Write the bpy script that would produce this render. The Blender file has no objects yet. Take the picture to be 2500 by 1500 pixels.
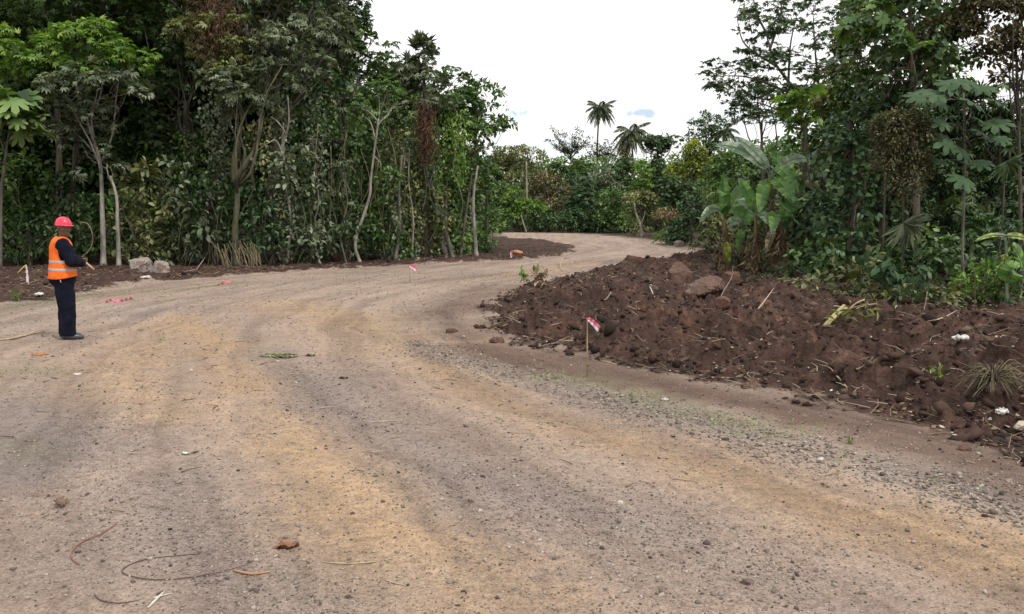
import bpy, math, random
import numpy as np
import openvdb as vdb
from math import sin, cos, tan, pi, radians as R

# ------------------------------------------------------------------ camera, sky, sun, exposure
S = bpy.context.scene
COL = S.collection
CAM_H, PITCH, FOC = 1.62, math.atan(200 / 2080), 2080.0
cd = bpy.data.cameras.new('camera'); cam = bpy.data.objects.new('camera', cd); COL.objects.link(cam)
cam.location = (0, 0, CAM_H); cam.rotation_euler = (pi / 2 - PITCH, 0, 0)
cd.sensor_width = 36; cd.lens = 36 * FOC / 2500; cd.clip_end = 3000; cd.clip_start = 0.05
S.camera = cam

SUN_EL, SUN_AZ = R(56), R(135)          # azimuth clockwise from +Y (the view direction): from the right, a little behind
w = bpy.data.worlds.new('World'); S.world = w; w.use_nodes = True
wn, wl = w.node_tree.nodes, w.node_tree.links
wn.clear()
wo = wn.new('ShaderNodeOutputWorld'); bg1 = wn.new('ShaderNodeBackground'); bg2 = wn.new('ShaderNodeBackground')
sky = wn.new('ShaderNodeTexSky'); sky.sky_type = 'NISHITA'; sky.sun_disc = False
sky.sun_elevation = SUN_EL; sky.sun_rotation = SUN_AZ
wl.new(sky.outputs[0], bg1.inputs[0]); bg1.inputs[1].default_value = 0.13
bg2.inputs[0].default_value = (1.0, 1.0, 1.0, 1); bg2.inputs[1].default_value = 1.05
tc = wn.new('ShaderNodeTexCoord')
nz = wn.new('ShaderNodeTexNoise'); nz.inputs['Scale'].default_value = 55; nz.inputs['Detail'].default_value = 6
wl.new(tc.outputs['Generated'], nz.inputs['Vector'])
def wmath(op, a, b=None, c=None):
    n = wn.new('ShaderNodeMath'); n.operation = op
    for i, v in enumerate((a, b, c)):
        if v is None: continue
        if isinstance(v, (int, float)): n.inputs[i].default_value = v
        else: wl.new(v, n.inputs[i])
    return n.outputs[0]
def skydir(px, py):
    u, v = (px - 1250) / FOC, (750 - py) / FOC
    d = np.array([u, cos(PITCH) + v * sin(PITCH), -sin(PITCH) + v * cos(PITCH)])
    return d / np.linalg.norm(d)
gap = None                                # blue gaps in the cloud: direction, angular half width and height, strength
for (px, py, ax, az, st) in ((1262, 277, .016, .0065, 1.0), (1566, 277, .013, .004, .8), (1650, 292, .010, .006, .35), (1345, 358, .035, .012, .33), (1790, 300, .05, .02, .22)):
    d = skydir(px, py)
    vs = wn.new('ShaderNodeVectorMath'); vs.operation = 'SUBTRACT'; wl.new(tc.outputs['Generated'], vs.inputs[0]); vs.inputs[1].default_value = tuple(d)
    vm = wn.new('ShaderNodeVectorMath'); vm.operation = 'MULTIPLY'; wl.new(vs.outputs[0], vm.inputs[0]); vm.inputs[1].default_value = (1 / ax, 0, 1 / az)
    vl = wn.new('ShaderNodeVectorMath'); vl.operation = 'LENGTH'; wl.new(vm.outputs[0], vl.inputs[0])
    yy = wn.new('ShaderNodeSeparateXYZ'); wl.new(tc.outputs['Generated'], yy.inputs[0])
    q = wmath('SUBTRACT', 1.35, vl.outputs['Value'])
    q = wmath('ADD', q, wmath('MULTIPLY', wmath('SUBTRACT', nz.outputs[0], .5), 4.6))
    q = wmath('MULTIPLY', wmath('MINIMUM', wmath('MAXIMUM', wmath('MULTIPLY', q, 1.4), 0), 1), st)
    q = wmath('MULTIPLY', q, wmath('GREATER_THAN', yy.outputs[1], 0))
    gap = q if gap is None else wmath('MAXIMUM', gap, q)
mxs = wn.new('ShaderNodeMixShader'); wl.new(gap, mxs.inputs[0]); wl.new(bg2.outputs[0], mxs.inputs[1]); wl.new(bg1.outputs[0], mxs.inputs[2])
wl.new(mxs.outputs[0], wo.inputs[0])

sd = bpy.data.lights.new('sun', 'SUN'); sd.energy = 2.2; sd.angle = R(11); sd.color = (1, .96, .9)
sun = bpy.data.objects.new('sun', sd); COL.objects.link(sun)
sun.rotation_euler = (pi / 2 - SUN_EL, 0, pi - SUN_AZ)   # shines from azimuth SUN_AZ
sun.location = (0, 0, 60)
S.view_settings.view_transform = 'Standard'; S.view_settings.look = 'None'
S.view_settings.exposure = 0.22; S.view_settings.gamma = 1.0
S.cycles.max_bounces = 6; S.cycles.diffuse_bounces = 3; S.cycles.glossy_bounces = 2; S.cycles.transmission_bounces = 3
S.cycles.use_denoising = True

# ------------------------------------------------------------------ numbers: noise, projection, terrain
_tab = np.random.RandomState(11).rand(1 << 16).astype(np.float32)
def _h(i, j, k, s):
    return _tab[((i * 73856093) ^ (j * 19349663) ^ (k * 83492791) ^ (s * 2654435)) & 0xffff]
def vn2(x, y, s=0):
    xi, yi = np.floor(x).astype(np.int64), np.floor(y).astype(np.int64)
    fx, fy = x - xi, y - yi; fx = fx * fx * (3 - 2 * fx); fy = fy * fy * (3 - 2 * fy)
    a = _h(xi, yi, 0, s) * (1 - fx) + _h(xi + 1, yi, 0, s) * fx
    b = _h(xi, yi + 1, 0, s) * (1 - fx) + _h(xi + 1, yi + 1, 0, s) * fx
    return a * (1 - fy) + b * fy
def fbm2(x, y, s=0, o=4, g=.5):
    t, a, n = 0, 1, 0
    for i in range(o):
        c_, s_ = cos(i * 1.1), sin(i * 1.1)
        t = t + a * (vn2((x * c_ - y * s_) * 2 ** i, (x * s_ + y * c_) * 2 ** i, s + i * 7) - .5); n += a; a *= g
    return t / n * 2          # about -1..1
def vn3(x, y, z, s=0):
    xi, yi, zi = (np.floor(v).astype(np.int64) for v in (x, y, z))
    fx, fy, fz = x - xi, y - yi, z - zi
    fx = fx * fx * (3 - 2 * fx); fy = fy * fy * (3 - 2 * fy); fz = fz * fz * (3 - 2 * fz)
    r = 0
    for dz in (0, 1):
        for dy in (0, 1):
            for dx in (0, 1):
                r = r + _h(xi + dx, yi + dy, zi + dz, s) * (fx if dx else 1 - fx) * (fy if dy else 1 - fy) * (fz if dz else 1 - fz)
    return r
def sst(a, b, x):
    t = np.clip((x - a) / (b - a), 0, 1); return t * t * (3 - 2 * t)
def base_z(x, y):
    z = .95 * sst(30, 90, y) + 11 * sst(97, 230, y)
    z = z + 5 * sst(-18, -40, x - (y - 33) * .0) * sst(46, 70, y) + 6 * sst(24, 60, x) * sst(10, 30, y)
    return z
def ray(px, py):
    u, v = (px - 1250) / FOC, (750 - py) / FOC
    return np.array([u, cos(PITCH) + v * sin(PITCH), -sin(PITCH) + v * cos(PITCH)])
def at(px, py, Y):                        # the point of the place that the photo shows at (px, py), Y metres ahead
    d = ray(px, py); t = Y / d[1]
    return np.array([d[0] * t, Y, CAM_H + d[2] * t])
def gp(px, py):                           # the point of the bare ground under a pixel
    d = ray(px, py); t0, t1 = 1.0, 1.0
    while t1 < 400:
        p = d * t1
        if CAM_H + p[2] < base_z(p[0], p[1]): break
        t0 = t1; t1 *= 1.03
    for _ in range(30):
        m = (t0 + t1) / 2; p = d * m
        if CAM_H + p[2] < float(base_z(p[0], p[1])): t1 = m
        else: t0 = m
    p = d * t1
    return np.array([p[0], p[1]])
def gpoly(pts): return np.array([gp(*p) for p in pts])
def seg_d(X, Y, P, closed=False):
    n = len(P); best = np.full(X.shape, 1e9)
    for i in range(n if closed else n - 1):
        a, b = P[i], P[(i + 1) % n]; d = b - a; L = d @ d + 1e-9
        t = np.clip(((X - a[0]) * d[0] + (Y - a[1]) * d[1]) / L, 0, 1)
        best = np.minimum(best, np.hypot(X - a[0] - t * d[0], Y - a[1] - t * d[1]))
    return best
def inside(X, Y, P):
    c = np.zeros(X.shape, bool); n = len(P)
    for i in range(n):
        a, b = P[i], P[(i + 1) % n]
        k = ((a[1] > Y) != (b[1] > Y)) & (X < (b[0] - a[0]) * (Y - a[1]) / (b[1] - a[1] + 1e-12) + a[0])
        c ^= k
    return c
def sd_poly(X, Y, P):
    d = seg_d(X, Y, P, True); return np.where(inside(X, Y, P), d, -d)

SOIL_R = gpoly([(1165, 762), (1185, 800), (1290, 838), (1450, 880), (1700, 915), (1900, 950), (2100, 1000), (2300, 1060), (2500, 1110), (2800, 1230)])
SOIL_R = np.vstack([SOIL_R, [(9, 5.5), (25, 6), (40, 30), (30, 45)], gpoly([(1850, 600), (1760, 603), (1680, 622), (1560, 640), (1440, 662), (1330, 690), (1240, 718)])])
SOIL_L = np.vstack([[(-40, 14)], gpoly([(-60, 752), (0, 742), (120, 733), (300, 694), (560, 674), (900, 652), (1200, 638), (1330, 629), (1405, 617), (1400, 603), (1330, 588), (1215, 580)]), [(-4, 60), (-12, 75), (-60, 75)]])
MOUNDS = [  # ridges thrown up on the right soil: pixel of foot, radius m, height m
    (1560, 652, 2.2, .20), (1480, 665, 2.0, .18), (1690, 640, 1.2, .36), (1400, 700, 1.6, .18), (1290, 715, 1.2, .16),
    (1480, 760, 1.3, .3), (1560, 740, 1.4, .25), (1620, 800, 1.0, .28), (1530, 850, .7, .30), (1440, 790, .9, .2),
    (1700, 850, .75, .34), (1800, 845, .8, .40), (1860, 880, .7, .30), (1780, 900, .5, .2), (2080, 830, 1.3, .40), (2200, 860, 1.2, .28),
    (2150, 930, .8, .15), (1990, 900, .8, .18), (2000, 800, 1.5, .22), (1800, 740, 1.6, .3), (1900, 760, 1.3, .2), (2350, 900, 1.0, .24), (2420, 990, .55, .30), (2480, 960, .6, .30), (2300, 960, .5, .16),
    (2480, 860, 1.2, .3), (1240, 765, .6, .16), (1340, 800, .8, .2), (1380, 740, 1.0, .22), (1230, 790, .4, .08)]
MG = [(gp(a, b), r, h) for a, b, r, h in MOUNDS]
def soil_mask(X, Y):
    wob = .45 * fbm2(X * 1.3, Y * 1.3, 5, 4) + .28 * fbm2(X * 5, Y * 5, 6, 4, .7)
    r = sst(-.03, .26, sd_poly(X, Y, SOIL_R) + wob + .12)
    l = sst(-.03, .22, sd_poly(X, Y, SOIL_L) + wob)
    return r, l
def terrain(X, Y, masks=None):
    X = np.asarray(X, float); Y = np.asarray(Y, float)
    z = base_z(X, Y)
    lo = .4 * fbm2(X * 1.1, Y * 1.1, 5, 3)
    r = sst(-.12, .55, sd_poly(X, Y, SOIL_R) + lo); l = sst(-.15, .45, sd_poly(X, Y, SOIL_L) + lo)
    d = np.hypot(X, Y)
    fine = 1 / (1 + (d / 45) ** 2)
    road = .018 * fbm2(X * .9, Y * .9, 2, 3) + .006 * fbm2(X * 5, Y * 5, 3, 3) + .016 * streak(X, Y)
    h = np.zeros_like(z)
    for c, rad, hh in MG:
        q = ((X - c[0]) ** 2 + (Y - c[1]) ** 2) / rad ** 2
        h = np.maximum(h, hh * np.exp(-q * 1.6))
    n1 = fbm2(X * 1.7, Y * 1.7, 21, 4, .55); near = 1 / (1 + (d / 20) ** 3)
    rid = np.abs(fbm2(X * 2.2, Y * 2.2, 31, 3, .5)) * 2.4 - .5
    wx = X + .12 * fbm2(X * 4, Y * 4, 51, 3); wy = Y + .12 * fbm2(X * 4, Y * 4, 52, 3)
    lump = 2.6 * np.abs(fbm2(wx * 4.5, wy * 4.5, 41, 3, .5)) - .5; lump2 = 2.4 * np.abs(fbm2(wx * 13, wy * 13, 43, 2, .5)) - .5
    big = fbm2(wx * .75, wy * .75, 45, 2)
    soil = -.0 + h * (1.05 + .9 * n1) + .12 * n1 + .13 * big + .09 * rid + .085 * (.3 + .7 * near) * np.maximum(lump, -.6) * (.5 + np.clip(n1 + .4, 0, 1)) + .032 * lump2 * near
    soilL = .04 + .07 * n1 + .05 * rid + .03 * lump + .08 * sst(34, 36, Y)
    z = z + road * (1 - r) * (1 - l) + r * np.maximum(soil, -.02) + l * soilL
    # wheel prints of a lugged tyre at the left of the road
    t = seg_d(X, Y, TRK)
    along = Y * 1.0 + X * .25
    z = z + sst(.5, .25, t) * (1 - r) * (1 - l) * .016 * (np.abs((along * 5.2 + .35 * fbm2(X * 3, Y * 3, 9, 2)) % 1 - .5) * 4 - 1)
    t2 = seg_d(X, Y, TRK2)
    z = z - .02 * sst(.3, .1, t2)
    return z
TRK = gpoly([(330, 850), (290, 950), (250, 1080), (190, 1230)])
TRK2 = gpoly([(1180, 905), (1400, 960), (1560, 1000), (1750, 1040), (1950, 1110)])
CL = gpoly([(2300, 1700), (1750, 1400), (1250, 1100), (950, 900), (850, 800), (900, 740), (1100, 690), (1400, 640), (1545, 608), (1500, 588), (1350, 573), (1200, 566)])
def streak(X, Y):                         # long marks left by wheels: noise stretched along the road
    best = np.full(X.shape, 1e9); lat = np.zeros(X.shape); al = np.zeros(X.shape); L0 = 0
    for i in range(len(CL) - 1):
        a, b = CL[i], CL[i + 1]; d = b - a; L = np.hypot(*d); t = np.clip(((X - a[0]) * d[0] + (Y - a[1]) * d[1]) / L ** 2, 0, 1)
        q = np.hypot(X - a[0] - t * d[0], Y - a[1] - t * d[1]); k = q < best; best = np.where(k, q, best)
        lat = np.where(k, ((X - a[0]) * d[1] - (Y - a[1]) * d[0]) / L, lat); al = np.where(k, L0 + t * L, al); L0 += L
    wv = .35 * fbm2(X * .5, Y * .5, 61, 2)
    return 1.3 * fbm2((lat + wv) * 2.6, al * .16, 62, 3, .7) + .5 * fbm2((lat + wv) * 9, al * .3, 64, 2)
def gz(x, y): return float(terrain(np.array([x]), np.array([y]))[0])
def gp3(px, py, off=0.):                  # the point of the finished ground (plus off) under a pixel
    d = ray(px, py); t = np.exp(np.linspace(np.log(2.), np.log(130.), 1500)); P = d[None] * t[:, None] + [0, 0, CAM_H]
    b = P[:, 2] < terrain(P[:, 0], P[:, 1]) + off; i = int(np.argmax(b)) if b.any() else len(t) - 1
    q = P[i].copy(); q[2] = gz(q[0], q[1]); return q

# ------------------------------------------------------------------ mesh and object helpers
def link(o): COL.objects.link(o); return o
def mesh_obj(name, V, F, mat=None, parent=None, smooth=False, mats=None, midx=None):
    """V (n,3) array; F list of (m,k) index arrays"""
    me = bpy.data.meshes.new(name)
    V = np.asarray(V, np.float32)
    if not isinstance(F, list): F = [F]
    F = [np.asarray(f, np.int32) for f in F if len(f)]
    me.vertices.add(len(V)); me.vertices.foreach_set('co', V.ravel())
    tot = np.concatenate([np.full(len(f), f.shape[1], np.int32) for f in F])
    loops = np.concatenate([f.ravel() for f in F])
    st = np.concatenate([[0], np.cumsum(tot)[:-1]]).astype(np.int32)
    me.loops.add(len(loops)); me.loops.foreach_set('vertex_index', loops)
    me.polygons.add(len(tot)); me.polygons.foreach_set('loop_start', st)
    if smooth: me.polygons.foreach_set('use_smooth', np.ones(len(tot), bool))
    for m in (mats or ([mat] if mat else [])): me.materials.append(m)
    if midx is not None: me.polygons.foreach_set('material_index', np.asarray(midx, np.int32))
    me.update(calc_edges=True)
    o = bpy.data.objects.new(name, me); link(o)
    if parent is not None: o.parent = parent
    return o
def tag(o, label, cat, group=None, kind=None):
    if label: o['label'] = label
    if cat: o['category'] = cat
    if group: o['group'] = group
    if kind: o['kind'] = kind
    return o
def thing(name, label, cat, loc=(0, 0, 0), rz=0, group=None):
    o = bpy.data.objects.new(name, None); link(o); o.location = loc; o.rotation_euler = (0, 0, rz); o.empty_display_size = .1
    return tag(o, label, cat, group)
class MB:
    """collects pieces that make ONE mesh"""
    def __init__(s): s.V = []; s.F = {3: [], 4: []}; s.n = 0
    def add(s, V, F):
        V = np.asarray(V, float).reshape(-1, 3)
        for f in (F if isinstance(F, list) else [F]):
            f = np.asarray(f, np.int64)
            if len(f): s.F[f.shape[1]].append(f + s.n)
        s.V.append(V); s.n += len(V); return s
    def tube(s, P, r, n=7, cap=True, jit=0, rng=None):
        P = np.asarray(P, float); m = len(P); r = np.atleast_1d(np.asarray(r, float)); r = np.interp(np.linspace(0, 1, m), np.linspace(0, 1, len(r)), r) if len(r) > 1 else np.full(m, r[0])
        T = np.gradient(P, axis=0); T /= np.linalg.norm(T, axis=1)[:, None] + 1e-12
        ref = np.array([0, 0, 1.0]) if abs(T[0][2]) < .8 else np.array([1.0, 0, 0])
        a = np.linspace(0, 2 * pi, n, endpoint=False); out = []
        u = np.cross(T[0], ref); u /= np.linalg.norm(u)
        for i in range(m):
            u = u - T[i] * (u @ T[i]); u /= np.linalg.norm(u) + 1e-12; v = np.cross(T[i], u)
            rr = r[i] * (1 + (jit * (rng.rand(n) - .5) if jit else 0))
            out.append(P[i] + np.outer(np.cos(a) * rr, u) + np.outer(np.sin(a) * rr, v))
        V = np.vstack(out); F = []
        i = np.arange(m - 1)[:, None] * n; j = np.arange(n)[None]; k = (j + 1) % n
        F = np.stack([i + j, i + k, i + n + k, i + n + j], -1).reshape(-1, 4)
        fs = [F]
        if cap:
            V = np.vstack([V, P[0], P[-1]]); b = m * n
            jj = np.arange(n); kk = (jj + 1) % n
            fs.append(np.stack([kk, jj, np.full(n, b)], -1)); fs.append(np.stack([(m - 1) * n + jj, (m - 1) * n + kk, np.full(n, b + 1)], -1))
        return s.add(V, fs)
    def build(s, name, mat, parent=None, smooth=False, origin=None):
        V = np.vstack(s.V)
        if origin is not None: V = V - np.asarray(origin)
        return mesh_obj(name, V, [np.vstack(s.F[k]) for k in (3, 4) if s.F[k]], mat, parent, smooth)
def curve(P, n=12):
    """smooth curve through control points"""
    P = np.asarray(P, float)
    if len(P) < 3:
        t = np.linspace(0, 1, n)[:, None]; return P[0] * (1 - t) + P[-1] * t
    Q = np.vstack([2 * P[0] - P[1], P, 2 * P[-1] - P[-2]]); out = []
    for i in range(1, len(Q) - 2):
        t = np.linspace(0, 1, n, endpoint=(i == len(Q) - 3))[:, None]
        a, b, c, d = Q[i - 1], Q[i], Q[i + 1], Q[i + 2]
        out.append(.5 * (2 * b + (c - a) * t + (2 * a - 5 * b + 4 * c - d) * t ** 2 + (3 * b - a - 3 * c + d) * t ** 3))
    return np.vstack(out)

# ------------------------------------------------------------------ materials
def newmat(name):
    m = bpy.data.materials.new(name); m.use_nodes = True; nt = m.node_tree
    return m, nt.nodes, nt.links, nt.nodes['Principled BSDF'], nt.nodes['Material Output']
def ramp(n, l, src, stops):
    r = n.new('ShaderNodeValToRGB'); l.new(src, r.inputs[0]); e = r.color_ramp.elements
    while len(e) < len(stops): e.new(.5)
    for el, (p, c) in zip(e, stops): el.position = p; el.color = (*c, 1)
    return r.outputs[0]
def mixc(n, l, f, a, b, mode='MIX'):
    m = n.new('ShaderNodeMix'); m.data_type = 'RGBA'; m.blend_type = mode
    for sock, v in ((m.inputs[0], f), (m.inputs[6], a), (m.inputs[7], b)):
        if isinstance(v, tuple): sock.default_value = (*v, 1)
        elif isinstance(v, (int, float)): sock.default_value = v
        else: l.new(v, sock)
    return m.outputs[2]
def nmath(n, l, op, a, b=None, clamp=False):
    m = n.new('ShaderNodeMath'); m.operation = op; m.use_clamp = clamp
    for i, v in enumerate((a, b)):
        if v is None: continue
        if isinstance(v, (int, float)): m.inputs[i].default_value = v
        else: l.new(v, m.inputs[i])
    return m.outputs[0]
def noise(n, l, sc, det=3, vec=None, rough=.6):
    t = n.new('ShaderNodeTexNoise'); t.inputs['Scale'].default_value = sc; t.inputs['Detail'].default_value = det; t.inputs['Roughness'].default_value = rough
    if vec is not None: l.new(vec, t.inputs['Vector'])
    return t.outputs[0]
def leafmat(name, cols, rough=.5, trans=.3, spec=.35, nsc=.6):
    """cols: dark, mid, light; per-leaf random plus patches"""
    m, n, l, p, out = newmat(name)
    g = n.new('ShaderNodeNewGeometry'); t = n.new('ShaderNodeTexCoord')
    nz = noise(n, l, nsc, 2, t.outputs['Object'])
    f = nmath(n, l, 'ADD', nmath(n, l, 'MULTIPLY', g.outputs['Random Per Island'], .62), nmath(n, l, 'MULTIPLY', nmath(n, l, 'SUBTRACT', nz, .30), .95))
    cols = [tuple(v * g_ for v in c_) for c_, g_ in zip(cols, (1.1, 1.4, 1.65))]; cols.append(tuple(min(.6, v * 1.5 + .03) for v in cols[2]))
    c = ramp(n, l, f, [(.12, cols[0]), (.5, cols[1]), (.86, cols[2]), (.98, cols[3])])
    l.new(c, p.inputs['Base Color']); p.inputs['Roughness'].default_value = rough; p.inputs['Specular IOR Level'].default_value = spec
    tr = n.new('ShaderNodeBsdfTranslucent')
    l.new(mixc(n, l, 1.0, c, (.9, 1.0, .35), 'MULTIPLY'), tr.inputs[0])
    mx = n.new('ShaderNodeMixShader'); mx.inputs[0].default_value = trans
    l.new(p.outputs[0], mx.inputs[1]); l.new(tr.outputs[0], mx.inputs[2]); l.new(mx.outputs[0], out.inputs[0])
    return m
def barkmat(name, a, b, sc=6, stretch=.25, rough=.9):
    m, n, l, p, out = newmat(name)
    t = n.new('ShaderNodeTexCoord'); mp = n.new('ShaderNodeMapping'); mp.inputs['Scale'].default_value = (1, 1, stretch); l.new(t.outputs['Object'], mp.inputs[0])
    f = noise(n, l, sc, 5, mp.outputs[0], .7)
    c = ramp(n, l, f, [(.38, a), (.62, b)])
    l.new(c, p.inputs['Base Color']); p.inputs['Roughness'].default_value = rough
    bp = n.new('ShaderNodeBump'); bp.inputs['Strength'].default_value = .5; bp.inputs['Distance'].default_value = .02; l.new(f, bp.inputs['Height']); l.new(bp.outputs[0], p.inputs['Normal'])
    return m
def plain(name, a, b=None, sc=20, rough=.6, bump=0.0, spec=.5):
    m, n, l, p, out = newmat(name)
    t = n.new('ShaderNodeTexCoord'); f = noise(n, l, sc, 4, t.outputs['Object'])
    l.new(ramp(n, l, f, [(.35, a), (.68, b or a)]), p.inputs['Base Color']); p.inputs['Roughness'].default_value = rough; p.inputs['Specular IOR Level'].default_value = spec
    if bump:
        bp = n.new('ShaderNodeBump'); bp.inputs['Strength'].default_value = 1; bp.inputs['Distance'].default_value = bump; l.new(f, bp.inputs['Height']); l.new(bp.outputs[0], p.inputs['Normal'])
    return m
def islandmat(name, stops, rough=.85, nsc=0, trans=0):
    m, n, l, p, out = newmat(name)
    g = n.new('ShaderNodeNewGeometry'); c = ramp(n, l, g.outputs['Random Per Island'], stops)
    if nsc:
        t = n.new('ShaderNodeTexCoord'); c = mixc(n, l, .5, c, ramp(n, l, noise(n, l, nsc, 4, t.outputs['Object']), [(.3, (.35, .35, .35)), (.7, (1, 1, 1))]), 'MULTIPLY')
    l.new(c, p.inputs['Base Color']); p.inputs['Roughness'].default_value = rough; p.inputs['Specular IOR Level'].default_value = .25
    return m

M = {}
M['grey'] = leafmat('leaf_dusty', [(.030, .043, .022), (.085, .108, .062), (.19, .215, .145)], .5, .22)
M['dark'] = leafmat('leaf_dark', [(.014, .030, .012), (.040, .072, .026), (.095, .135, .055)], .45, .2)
M['mid'] = leafmat('leaf_mid', [(.022, .048, .014), (.062, .115, .032), (.14, .20, .065)], .5, .28)
M['bright'] = leafmat('leaf_bright', [(.035, .075, .014), (.095, .175, .035), (.20, .28, .055)], .5, .35)
M['yellow'] = leafmat('leaf_yellow', [(.06, .085, .018), (.16, .20, .035), (.30, .32, .06)], .5, .35)
M['blue'] = leafmat('leaf_bluish', [(.017, .034, .014), (.042, .080, .034), (.088, .138, .062)], .5, .22)
M['brown'] = leafmat('leaf_brownish', [(.035, .035, .018), (.10, .088, .045), (.20, .165, .09)], .7, .2)
M['dry'] = leafmat('leaf_dry', [(.07, .045, .028), (.17, .12, .075), (.33, .26, .17)], .8, .15)
M['red'] = leafmat('vine_dead_reddish', [(.035, .018, .012), (.085, .045, .028), (.14, .08, .05)], .8, .1)
M['olive'] = leafmat('leaf_olive', [(.045, .052, .02), (.115, .125, .05), (.23, .235, .11)], .5, .28)
M['vinebrown'] = leafmat('leaf_tangle', [(.026, .030, .013), (.062, .068, .028), (.12, .095, .048)], .6, .25, nsc=2.2)
M['banana'] = leafmat('banana_leaf', [(.04, .11, .022), (.09, .19, .036), (.16, .26, .06)], .35, .35, .5)
M['bananagrey'] = leafmat('banana_leaf_pale', [(.09, .14, .085), (.17, .23, .15), (.26, .32, .22)], .32, .25, .5)
M['palm'] = leafmat('palm_leaf', [(.035, .048, .026), (.085, .105, .06), (.17, .185, .12)], .5, .2)
M['bark'] = barkmat('bark_brown', (.03, .024, .017), (.11, .088, .065))
M['barkgrey'] = barkmat('bark_grey', (.05, .043, .033), (.17, .15, .12))
M['barkpale'] = barkmat('bark_pale', (.12, .105, .085), (.36, .33, .285), 5)
M['barkmoss'] = barkmat('bark_mossy', (.035, .035, .018), (.12, .11, .065))
M['bamboo'] = barkmat('cane_tan', (.11, .09, .05), (.25, .20, .12), 9)
M['stakewood'] = barkmat('stake_cane', (.24, .19, .09), (.42, .34, .18), 12)
M['pstem'] = barkmat('banana_stem', (.10, .055, .03), (.24, .17, .07), 8, .15)
# ------------------------------------------------------------------ the ground: one sheet to the horizon
def ground():
    ang = np.concatenate([np.arange(-180, -54, 3.0), np.arange(-54, -34, .25), np.arange(-34, 34.01, .075), np.arange(34.25, 54, .25), np.arange(55, 180, 3.0)])
    rad = [.05, .4, .9, 1.4, 1.9, 2.3]
    while rad[-1] < 62: rad.append(rad[-1] * 1.0038)
    while rad[-1] < 1500: rad.append(rad[-1] * 1.06)
    rad = np.array(rad); A = np.radians(ang)
    RR, AA = np.meshgrid(rad, A, indexing='ij'); X = RR * np.sin(AA); Y = RR * np.cos(AA)
    Xf, Yf = X.ravel(), Y.ravel()
    r, l = soil_mask(Xf, Yf)
    Z = terrain(Xf, Yf, (r, l))
    nr, na = X.shape
    V = np.stack([Xf, Yf, Z], -1).astype(np.float32)
    i = np.arange(nr - 1)[:, None] * na; j = np.arange(na)[None]; k = (j + 1) % na
    F = np.stack([i + j, i + na + j, i + na + k, i + k], -1).reshape(-1, 4)
    o = mesh_obj('ground', V, F, None, smooth=True)
    # masks, every one a worn or spread material lying on the ground
    def band(pts, wd, soft=.5, amp=.45, s=0):
        P = gpoly(pts); d = seg_d(Xf, Yf, P) + amp * fbm2(Xf * .8, Yf * .8, s, 4, .6)
        return sst(wd + soft, wd - soft, d)
    ochre = np.maximum.reduce([
        band([(980, 840), (1150, 950), (1400, 1050), (1720, 1130), (2050, 1250), (2500, 1345)], .30, .55, .4, 1),
        band([(420, 770), (560, 860), (680, 1020), (800, 1160), (930, 1300), (1100, 1500)], .30, .5, .4, 2),
        band([(420, 800), (330, 900), (300, 960), (420, 1010)], .5, .8, .6, 3) * .7,
        band([(700, 740), (900, 790), (1000, 850)], .8, 1.0, .6, 4) * .75,
        band([(1200, 680), (1450, 640)], .5, .6, .4, 5) * .5])
    grey = np.maximum.reduce([
        band([(640, 860), (850, 1000), (1080, 1130), (1300, 1210), (1600, 1300), (2050, 1500)], .25, .55, .4, 6),
        band([(1000, 840), (1250, 910), (1450, 960), (1800, 1040), (2200, 1140), (2600, 1260)], .22, .4, .35, 7) * .9,
        band([(330, 770), (420, 755)], .5, .6, .5, 8) * .8,
        band([(-60, 1000), (130, 1010), (60, 1140), (-80, 1150)], .6, .7, .6, 9),
        band([(400, 1180), (420, 1330), (620, 1420), (900, 1500)], .35, .5, .4, 10) * .7])
    green = np.maximum.reduce([
        band([(-60, 765), (200, 722), (430, 708), (600, 690)], .18, .55, .5, 11),
        band([(1330, 915), (1440, 935), (1600, 975), (1750, 1020), (1900, 1050)], .12, .35, .45, 12) * .8,
        band([(2050, 1120), (2250, 1180)], .1, .3, .5, 13) * .4,
        band([(-20, 900), (110, 910)], .1, .4, .4, 14) * .7, band([(0, 1085), (100, 1110)], .1, .3, .3, 15) * .7])
    pale = np.maximum.reduce([
        band([(0, 800), (200, 770), (420, 740), (640, 700), (900, 672), (1150, 655), (1400, 632), (1560, 612), (1540, 592), (1400, 577), (1200, 568)], .25, .8, .5, 16),
        band([(1000, 800), (800, 730), (720, 700)], .3, .7, .5, 17) * .4])
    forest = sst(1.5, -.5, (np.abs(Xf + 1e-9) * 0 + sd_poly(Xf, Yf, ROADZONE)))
    damp = np.maximum(band([(1270, 700), (1150, 735), (1090, 770), (1140, 820)], .5, .9, .9, 19) * .75, band([(1000, 690), (1200, 672)], .3, .8, .7, 20) * .35)
    damp = np.maximum(damp, band([(1170, 850), (1450, 900), (1750, 950), (2050, 1010), (2350, 1090), (2600, 1160)], .45, .45, .5, 18) * .9)
    damp = np.maximum(damp, band([(1150, 850), (1300, 880), (1450, 915), (1750, 965), (2050, 1035), (2350, 1112), (2650, 1200)], .38, .38, .6, 21) * .95)
    m1 = np.stack([np.maximum(r, l), ochre, grey, green], -1).astype(np.float32)
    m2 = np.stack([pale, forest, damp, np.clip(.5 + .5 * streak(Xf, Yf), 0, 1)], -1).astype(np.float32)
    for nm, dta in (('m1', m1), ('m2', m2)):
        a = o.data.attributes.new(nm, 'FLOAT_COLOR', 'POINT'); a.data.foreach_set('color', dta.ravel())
    o['kind'] = 'structure'
    # material
    m, n, lk, p, out = newmat('earth')
    def at_(nm):
        a = n.new('ShaderNodeAttribute'); a.attribute_name = nm; s = n.new('ShaderNodeSeparateColor'); lk.new(a.outputs['Color'], s.inputs[0]); return s.outputs, a.outputs['Alpha']
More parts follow.
